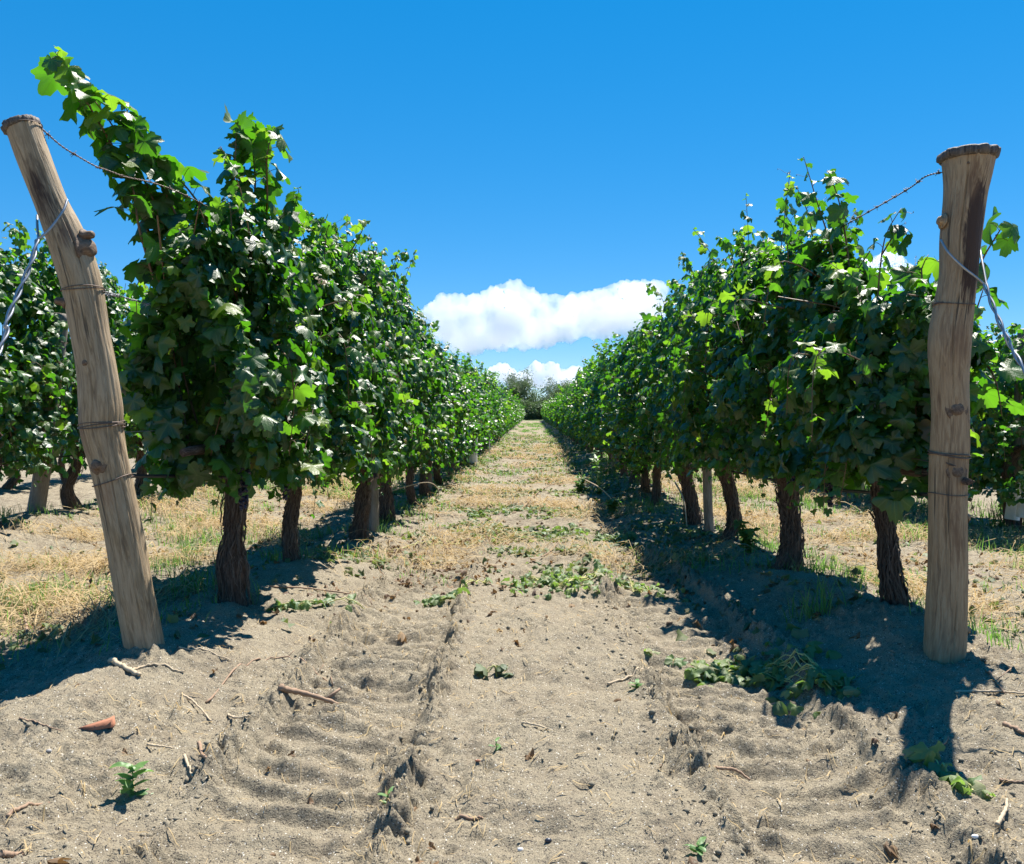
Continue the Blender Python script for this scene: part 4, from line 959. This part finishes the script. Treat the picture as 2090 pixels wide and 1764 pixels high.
# clippings: a stem with wilted leaves
def clipping(pts, nl, sz, label, tint=(.5, .25), spread=.08, m=M_wilt, extra=0, grp='cut vine shoots lying on the ground', nstem=2):
    rg = np.random.default_rng(int(pts[0][0] * 7 + pts[0][1])); G3 = [gp(*p) for p in pts]; base = G3[0].copy()
    root = empty('vine_clipping', base, label, 'vine clipping', grp)
    S = spline(G3, 30); K = Acc(); A = Acc()
    for q in range(nstem):
        o = rg.normal(0, spread * .5 * (q > 0), (30, 2)).cumsum(0) * .12; X = S[:, 0] + o[:, 0]; Y = S[:, 1] + o[:, 1]
        tube(K, np.stack([X, Y, H(X, Y) + .012 + .02 * np.abs(np.sin(np.arange(30) * .35 + q))], -1) - base, .0032 if q == 0 else .002, 5)
    i = rg.integers(0, 30, nl); x = S[i, 0] + rg.normal(0, spread, nl); y = S[i, 1] + rg.normal(0, spread, nl)
    P = np.stack([x, y, H(x, y) + rg.uniform(.01, .05, nl)], -1) - base
    put_leaves(A, P, np.stack([rg.normal(0, .55, nl), rg.normal(-.1, .55, nl), np.ones(nl)], -1), rg.normal(0, 1, (nl, 3)) * [1, 1, .4], sz * rg.uniform(.6, 1.2, nl), np.clip(rg.normal(*tint, nl), 0, 1), 1, rg, 1.8)
    link('leaves', A.mesh('leaves', [m], True), root); link('stem', K.mesh('stem', [M_stemg], True), root)
M_stemg = simple('wilted_stem', (.44, .42, .15), .6, 0, .3, 20)
M_cut = leaf_mat('cut_leaf', (.05, .11, .03), (.17, .23, .08), (.46, .42, .23), (.22, .27, .15), (.25, .42, .06), .3, True, .5)
clipping([(1080, 1190), (1150, 1200), (1230, 1185), (1320, 1205)], 190, .033, 'heap of green and straw coloured clippings across the middle of the path', (.6, .3), .10, M_cut, nstem=11)
clipping([(870, 1225), (930, 1215), (1000, 1190)], 16, .05, 'grey green wilted shoot lying left of the green clippings', (.35, .2), .035, M_cut)
clipping([(560, 1232), (640, 1240), (740, 1235)], 16, .045, 'dark wilted leafy shoot on the sand beside the second left trunk', (.2, .2), .03, M_cut)
clipping([(1450, 1370), (1520, 1365), (1600, 1385), (1690, 1410)], 150, .042, 'large pile of fresh green clippings half in shade near the upright post', (.5, .35), .095, M_cut, nstem=10)
clipping([(1880, 1565), (1930, 1600), (1985, 1630)], 16, .036, 'small pale wilted clipping at the lower right', (.75, .2), .03, M_cut)
clipping([(980, 1380), (1010, 1378), (1035, 1375)], 7, .035, 'crumpled brown green leaf cluster alone on the middle of the path', (.15, .15), .02, M_wilt)
clipping([(1000, 1092), (1100, 1085), (1200, 1090), (1270, 1100)], 110, .045, 'green leaf litter band across the path beyond the clippings heap', (.4, .3), .12, M_cut, nstem=4)
clipping([(960, 1055), (1050, 1045), (1180, 1048)], 80, .045, 'dark wilted leaf band across the path, further back', (.15, .2), .12, M_cut, nstem=3)
clipping([(780, 1130), (850, 1118), (960, 1105)], 50, .035, 'rusty brown leaf heap at the left side of the path', (.5, .3), .12, M_drylf, nstem=2)
clipping([(1130, 1010), (1180, 1000), (1230, 1005)], 24, .045, 'small dark leaf heap far along the path centre', (.3, .3), .15, M_cut)

# twigs
def twig(pts, r, label, m=M_twig, lift=.006, fork=None):
    G3 = np.array([gp(*p) for p in pts]); base = G3[0].copy(); S = spline(G3, 24); K = Acc(); rg = np.random.default_rng(int(pts[0][0]))
    z = np.maximum(H(S[:, 0], S[:, 1]) + r * .6, np.linspace(S[0, 2], S[-1, 2], 24) + lift) + rg.normal(0, .0008, 24)
    P = np.stack([S[:, 0] + rg.normal(0, .0008, 24), S[:, 1], z], -1) - base
    tube(K, P, r * np.linspace(1.1, .65, 24) * (1 + .15 * np.sin(np.arange(24) * 1.7)), 8, True, lambda th, L: .12 * noise(np.cos(th) * 2, np.sin(th) * 2 + L * 40, 4))
    if fork:
        for (k, dx, dy, dz) in fork: tube(K, np.array([P[k], P[k] + np.array([dx, dy, dz]) * .5, P[k] + np.array([dx, dy, dz])]), r * .5, 5)
    tag(link('twig', K.mesh('twig', [m], True), None, base), label, 'twig', 'twigs and sticks on the sand')
twig([(572, 1436), (620, 1424), (690, 1427)], .011, 'thick curved brown stick on the left tyre track', lift=.012, fork=[(18, .05, .03, .03)])
twig([(225, 1352), (250, 1365), (285, 1382)], .010, 'short stubby stick at the foot of the leaning post', M_twigl)
twig([(262, 1372), (300, 1362), (375, 1358)], .005, 'thin bent stick just right of the stubby one below the leaning post', M_twigl)
twig([(365, 1328), (420, 1330), (475, 1348)], .003, 'thin straw coloured stalk right of the leaning post base', M_twigl)
twig([(420, 1385), (500, 1350), (570, 1345), (640, 1362), (680, 1388)], .0035, 'long arching vine cutting with dead leaves on the left sand', fork=[(8, .01, 0, -.03), (13, .02, .02, .02), (18, .02, .03, .03)])
twig([(370, 1415), (395, 1440), (430, 1475)], .004, 'slanting thin twig below the leaning post', M_twigl)
twig([(465, 1462), (480, 1482), (510, 1498)], .004, 'short slanting twig right of the slanting thin one', M_twigl)
twig([(376, 1548), (385, 1570), (393, 1590)], .004, 'short pale twig left of the darker upright one on the lower left sand', M_twigl)
twig([(407, 1520), (412, 1550), (420, 1580)], .005, 'short dark twig pointing at the camera on the lower left sand')
twig([(15, 1668), (60, 1650), (100, 1638)], .005, 'forked twig at the lower left edge')
twig([(0, 1745), (25, 1742), (48, 1740)], .008, 'stub of dark stick in the lower left corner')
twig([(300, 1530), (330, 1535), (352, 1533)], .0035, 'tiny pale twig right of the terracotta shard', M_twigl)
twig([(40, 1480), (90, 1482), (125, 1486)], .0025, 'thin grey stalk on the sand near the left edge')
twig([(550, 1200), (620, 1205), (720, 1220), (760, 1228)], .005, 'long straight twig on the left berm in front of the second trunk')
twig([(735, 1140), (770, 1170), (790, 1180)], .004, 'forked twig beside the left tyre track', fork=[(12, .06, .05, .02)])
twig([(1105, 1143), (1125, 1128), (1140, 1112)], .004, 'dark twig sticking up in the middle of the path', lift=.02)
twig([(1460, 1555), (1500, 1562), (1530, 1575)], .005, 'dark twig beside the deep crack right of the path centre')
twig([(1450, 1350), (1470, 1345), (1490, 1335)], .005, 'pale twig at the left tip of the right shadow', M_twigl)
twig([(1880, 1555), (1910, 1535), (1935, 1518)], .005, 'dark stick at the edge of the post shadow')
twig([(1950, 1420), (2020, 1405), (2090, 1420)], .005, 'long pale stick lying at the right edge', M_twigl)
twig([(2010, 1370), (2035, 1400), (2050, 1420)], .004, 'forked twig above the long pale stick', fork=[(10, .08, .05, .03)])
twig([(2050, 1480), (2075, 1490), (2092, 1500)], .007, 'dark thick twig cut by the right edge')
twig([(2035, 1705), (2052, 1670), (2055, 1645)], .005, 'pale curved twig standing at the lower right', M_twigl, .02)
twig([(2040, 1593), (2070, 1595), (2092, 1596)], .004, 'straight thin twig at the right edge above the pale curved one')
twig([(1065, 1480), (1100, 1488), (1120, 1492)], .0035, 'pale grey twig in the middle of the path', M_twigl)
twig([(780, 1640), (800, 1655), (812, 1665)], .004, 'small twig near the lower centre seedling', M_twigl)
twig([(930, 1672), (960, 1675), (985, 1673)], .005, 'small dark twig at the lower centre of the path')
twig([(1240, 1400), (1300, 1390), (1330, 1378)], .005, 'pale twig on the sand right of the path centre', M_twigl)
twig([(110, 1262), (190, 1250), (270, 1235)], .006, 'brown stick left of the leaning post near the straw', fork=[(8, .05, .12, .06)])
twig([(55, 1312), (53, 1290), (48, 1275)], .006, 'short stub of cane standing in the sand at the left edge', lift=.05)
twig([(900, 995), (960, 960), (1010, 935)], .006, 'reddish branch lying across the straw far along the path')
twig([(1060, 1045), (1110, 1000), (1170, 975)], .006, 'dark branch lying on the straw of the middle distance')
# arching dry canes rooted under the rows
def arch(P, r, label):
    K = Acc(); S = spline(np.array(P), 30); base = S[0].copy(); tube(K, S - base, r * np.linspace(1.1, .6, 30), 6)
    tag(link('dry_cane', K.mesh('dry_cane', [M_twigl], True), None, base), label, 'dry cane', 'dry canes arching under the rows')
arch([at(750, 1025, 8.8), at(800, 1002, 8.9), at(870, 985, 9.0), at(895, 1000, 9.1), at(890, 1020, 9.1)], .006, 'pale dry cane arching low out of the left row')
arch([at(1195, 980, 11), at(1230, 1000, 10.5), at(1262, 1040, 10), at(1264, 1085, 9.5)], .006, 'pale dry cane curving down at the edge of the right row')
arch([at(1378, 985, 8.6), at(1395, 1020, 8.4), at(1402, 1075, 8.3)], .010, 'dark bent cane hanging down beside the fourth right trunk')

# seedlings, pebbles, shard
def seedling(px, py, h, nl, label, lr=.03):
    rg = np.random.default_rng(int(px + py)); p = gp(px, py); root = empty('seedling', p, label, 'seedling', 'green seedlings in the sand')
    K = Acc(); tube(K, spline([(0, 0, -.02), (.002, 0, h * .5), (0, 0, h)], 8), .0018, 6); link('stem', K.mesh('stem', [M_seed2], True), root)
    A = Acc(); t = np.linspace(.12, 1, nl); a = np.arange(nl) * 2.2 + rg.random()
    out = np.stack([np.cos(a), np.sin(a) * .8, np.full(nl, .15)], -1); P = np.stack([0 * t, 0 * t, t * h], -1) + out * .004
    put_leaves(A, P + nrm(out) * lr * .5, np.stack([-out[:, 0] * .3, -out[:, 1] * .3, np.ones(nl)], -1), out, np.full(nl, lr) * rg.uniform(.7, 1.1, nl), rg.uniform(.3, .9, nl), 'oval1', rg)
    link('leaves', A.mesh('leaves', [M_seed], True), root)
M_seed2 = simple('seedling_stem', (.2, .36, .08), .6)
seedling(270, 1630, .085, 12, 'green seedling with a thin stem on the lower left sand', .034)
seedling(795, 1655, .04, 7, 'tiny green seedling near the lower centre', .02)
seedling(1300, 1412, .02, 7, 'pale flat seedling right of the path centre', .022)
seedling(1425, 1745, .025, 7, 'tiny seedling at the bottom edge beside the right track', .02)
seedling(1012, 1535, .03, 4, 'withered tiny sprout in the middle of the path', .014)
def pebble(px, py, r, m, label, sq=.7, name='pebble'):
    rg = np.random.default_rng(int(px)); p = gp(px, py); A = Acc(); q = np.linspace(0, np.pi, 9)
    S = np.stack([-np.cos(q) * r, q * 0, q * 0], -1) + 1e-6; tube(A, S, np.maximum(np.sin(q), .03) * r * sq, 12, True, lambda th, L: .15 * noise(np.cos(th) * 1.5 + px, np.sin(th) * 1.5 + L * 30, 6))
    tag(link(name, A.mesh(name, [m], True), None, p + [0, 0, r * .3]), label, name, 'pebbles on the sand')
pebble(1062, 1735, .0075, M_pebw, 'small white pebble at the bottom edge near the centre')
pebble(1119, 1718, .009, M_pebk, 'dark blue black pebble right of the small white one')
pebble(975, 1560, .009, M_terra, 'orange chip of brick in the middle of the path', .4)
pebble(2008, 1615, .008, M_terra, 'orange grit piece left of the wilted lower right clipping', .7)
pebble(100, 1535, .008, M_peb, 'grey pebble near the left edge')
pebble(1990, 1740, .009, M_pebw, 'pale pebble at the lower right', .6)
p = gp(197, 1492); A = Acc()
v = np.array([(-.052, -.005, 0), (.0, -.012, 0), (.052, -.01, 0), (.05, .02, 0), (.03, .028, 0), (-.03, .012, 0)]); v2 = v + [0, 0, .013]; v2[:, 2] += np.array([0, .002, .012, .014, .006, 0])
V = np.concatenate([v, v2]); n = 6
A.add(V, [(i, (i + 1) % n, n + (i + 1) % n, n + i) for i in range(n)], [(n, n + 1, n + 5), (n + 1, n + 4, n + 5), (n + 1, n + 2, n + 4), (n + 2, n + 3, n + 4)])
o = link('terracotta_shard', A.mesh('terracotta_shard', [M_terra], False), None, p + [0, 0, .004]); o.rotation_euler = (0, -.12, .15)
tag(o, 'orange terracotta shard in the sand left of the seedling', 'shard')
# leafy weeds at the foot of the right row
def weed(px, py, h, n, label, Yb, lr=.06):
    rg = np.random.default_rng(int(px)); b = at(px, py, Yb); b[2] = Hs(b[0], b[1], False); root = empty('leafy_weed', b, label, 'weed', 'leafy weeds beside the right row')
    K = Acc(); A = Acc()
    for k in range(n):
        d = rg.normal(0, .28, 2) * h; S = spline([(0, 0, -.02), (d[0] * .4, d[1] * .4, h * .5), (d[0], d[1], h * rg.uniform(.6, 1.05))], 10); tube(K, S, np.linspace(.004, .0015, 10), 4)
        m = 16; f = rg.uniform(1, 8.9, m); i = f.astype(int); P = S[i]; a = rg.uniform(0, 6.3, m)
        out = np.stack([np.cos(a), np.sin(a), rg.uniform(0, .5, m)], -1)
        put_leaves(A, P + out * lr * .4, np.stack([rg.normal(0, .3, m), rg.normal(0, .3, m), np.ones(m)], -1), out, np.full(m, lr) * rg.uniform(.6, 1.1, m), rg.uniform(.2, .9, m), 'oval', rg)
    link('stem', K.mesh('stem', [M_seed2], True), root); link('leaves', A.mesh('leaves', [M_grass], True), root)
weed(1222, 975, .75, 7, 'tall bushy weed with narrow leaves at the edge of the right row', 12.2)
weed(1250, 1045, .22, 6, 'low green weed below the tall bushy one', 10.0)
weed(1185, 975, .25, 6, 'small green weed on the path edge left of the tall bushy one', 13.0)
weed(1535, 1105, .22, 4, 'leafy green sprout on the ground between the third and second right trunks', 6.3, .07)

# ------------------------------------------------------------------ trees at the far end
def tree(x, Y, h, wd, seed, label, gappy=.0):
    rg = np.random.default_rng(seed); z0 = -.17; root = empty('tree', (x, Y, z0), label, 'tree', 'trees beyond the end of the rows')
    K = Acc(); A = Acc(); tips = []
    tube(K, spline([(0, 0, -.2), (.1, 0, h * .2), (0, .1, h * .45)], 10), np.linspace(.22, .13, 10), 8)
    for k in range(15):
        a = rg.uniform(0, 6.28); e = rg.uniform(.1, 1.25); l = rg.uniform(.35, .6)
        st = np.array([0, 0, h * rg.uniform(.1, .42)]); d = np.array([math.cos(a) * math.cos(e) * wd * .5, math.sin(a) * math.cos(e) * wd * .5, math.sin(e) * h * .62])
        end = st + d * rg.uniform(.7, 1.0); S = spline([st, st + d * .5 + rg.normal(0, .25, 3), end], 9); tube(K, S, np.linspace(.09, .02, 9), 5)
        for q in range(4): tips.append(S[3 + q * 5 // 3 if 3 + q * 5 // 3 < 9 else 8] + rg.normal(0, .35, 3))
    tips = np.array(tips); m = 110
    tips = tips * [1, 1, 1]; P = tips[:, None] + rg.normal(0, 1, (len(tips), m, 3)) * np.array([.55, .55, .42]) * wd / 7
    P = P.reshape(-1, 3); lo = P[:, 2] < .1; P[lo, 2] = rg.uniform(.1, 1, lo.sum()); n = len(P)
    tint = np.clip(.45 + .5 * noise(P[:, 0] * .9 + seed, P[:, 2] * .9, seed) + rg.normal(0, .15, n), 0, 1)
    put_leaves(A, P, rg.normal(0, 1, (n, 3)) + [0, 0, .6], rg.normal(0, 1, (n, 3)), rg.uniform(.09, .19, n), tint, 'oval', rg)
    link('trunk', K.mesh('trunk', [M_bark], True), root); link('crown', A.mesh('crown', [M_tree], True), root)
T = 128.0
def tx(px, Y): return at(px, 840, Y)[0]
tree(tx(1058, T), T, 7.4, 6.2, 1, 'tall grey green tree at the end of the path, left of the gap')
tree(tx(1137, T + 4), T + 4, 6.8, 6.2, 2, 'rounded tree right of the gap at the end of the path')
tree(tx(1092, T + 8), T + 8, 3.8, 5, 3, 'low bushy tree filling the gap at the end of the path')
tree(tx(1025, T + 3), T + 3, 5.8, 6, 4, 'darker low tree partly behind the end of the left row')
tree(tx(1075, T - 6), T - 6, 2.6, 4.0, 6, 'willowy shrub in front of the tall tree at the end of the path')
tree(tx(1112, T - 5), T - 5, 2.5, 4.5, 7, 'pale shrub in front of the rounded tree at the end of the path')
tree(tx(1180, T + 6), T + 6, 6.2, 7, 5, 'tree behind the end of the right row, right of the rounded one')

# ------------------------------------------------------------------ clouds
def cloud(puffs, dist, label, seed, thick=1.0, dens=.02, vox=None, disp=.5):
    import bmesh
    rg = np.random.default_rng(seed); V = []; Fa = []; n0 = 0
    bm = bmesh.new(); bmesh.ops.create_icosphere(bm, subdivisions=3, radius=1); base = np.array([v.co[:] for v in bm.verts]); fc = np.array([[v.index for v in f.verts] for f in bm.faces]); bm.free()
    cc = np.mean([at(p[0], p[1], dist) for p in puffs], axis=0)
    for (px, py, rx, ry) in puffs:
        c = at(px, py, dist) - cc; c[1] += rg.normal(0, rx * dist / F * .3)
        sx, sz = rx * dist / F, ry * dist / F
        V.append(base * [sx, (sx + sz) * .5 * thick, sz] + c); Fa.append(fc + n0); n0 += len(base)
    me = mesh_np('cloud_src', np.concatenate(V), [np.concatenate(Fa)])
    tmp = bpy.data.objects.new('cloud_src', me); C.objects.link(tmp)
    md = tmp.modifiers.new('r', 'REMESH'); md.mode = 'VOXEL'; md.voxel_size = (vox or 3.0) * dist / F
    dg = bpy.context.evaluated_depsgraph_get(); ev = tmp.evaluated_get(dg); m2 = bpy.data.meshes.new_from_object(ev)
    bpy.data.objects.remove(tmp)
    n = len(m2.vertices); co = np.empty(n * 3, np.float32); m2.vertices.foreach_get('co', co); co = co.reshape(-1, 3).astype(float)
    no = np.empty(n * 3, np.float32); m2.vertex_normals.foreach_get('vector', no); no = no.reshape(-1, 3)
    u = F / dist
    d = 0
    for k, (f, a) in enumerate(((.03, 9), (.07, 5), (.15, 2.6), (.3, 1.3))):
        f = f * u; q = noise(co[:, 0] * f + k * 9, co[:, 2] * f + co[:, 1] * f * .7, seed + k)
        d = d + a * (.35 - np.abs(q)) * 1.6
    co += no * (d * disp / u)[:, None]
    m2.vertices.foreach_set('co', co.astype(np.float32).ravel()); m2.polygons.foreach_set('use_smooth', np.ones(len(m2.polygons), bool))
    m, t, out = mat('cloud_vapour'); g = G(t); pv = g.n('ShaderNodeVolumePrincipled')
    pv.inputs['Color'].default_value = (.985, .985, .99, 1); pv.inputs['Density'].default_value = dens * u; pv.inputs['Anisotropy'].default_value = .8
    g.l(pv.outputs[0], out.inputs['Volume'])
    m2.materials.clear(); m2.materials.append(m)
    tag(link('cloud', m2, None, cc), label, 'cloud', 'white clouds low in the sky')
rgc = np.random.default_rng(4)
puffs = []
# long cumulus bank: top edge follows the photograph
ex = [862, 890, 920, 960, 990, 1010, 1040, 1060, 1080, 1110, 1160, 1200, 1240, 1280, 1320, 1350]
et = [628, 616, 600, 600, 608, 586, 572, 580, 604, 604, 604, 597, 584, 574, 572, 582]
eb = [645, 660, 676, 686, 690, 688, 684, 680, 676, 672, 668, 662, 658, 652, 640, 620]
for px in range(866, 1350, 11):
    tpy = np.interp(px, ex, et); bpy_ = np.interp(px, ex, eb); y = tpy
    while y < bpy_ - 8:
        r = rgc.uniform(10, 24) if y < tpy + 30 else rgc.uniform(16, 30)
        r = min(r, (bpy_ - tpy) / 2 * .9)
        puffs.append((px + rgc.normal(0, 5), y + r, r * 1.3, r)); y += r * 1.0
cloud(puffs, 4200, 'long white cumulus bank above the end of the path', 5, .35, .08, None, .8)
def heap(xs, tops, bot, seed):
    rgc = np.random.default_rng(seed); out = []
    for px in np.arange(xs[0], xs[-1], 5):
        tpy = np.interp(px, xs, tops); y = tpy
        while y < bot - 3:
            r = rgc.uniform(5, 10); out.append((px, y + r, r * 1.15, r)); y += r
    return out
cloud(heap([996, 1006, 1020, 1038, 1048], [758, 748, 742, 745, 758], 776, 1), 6500, 'small round white cloud just above the trees, left of the other small one', 6, .4, .22, 1.2, .6)
cloud(heap([1062, 1072, 1092, 1105, 1125, 1140, 1150, 1165, 1185], [762, 750, 739, 742, 739, 749, 756, 745, 750], 782, 2), 6500, 'small lumpy white cloud just above the trees, right of the gap', 7, .4, .22, 1.2, .6)
cloud(heap([1590, 1620, 1650, 1690, 1760, 1815, 1840, 1858], [545, 528, 535, 540, 530, 512, 520, 545], 580, 3), 5200, 'white cloud patch showing through the top of the right row', 8, .4, .12, 3, .7)
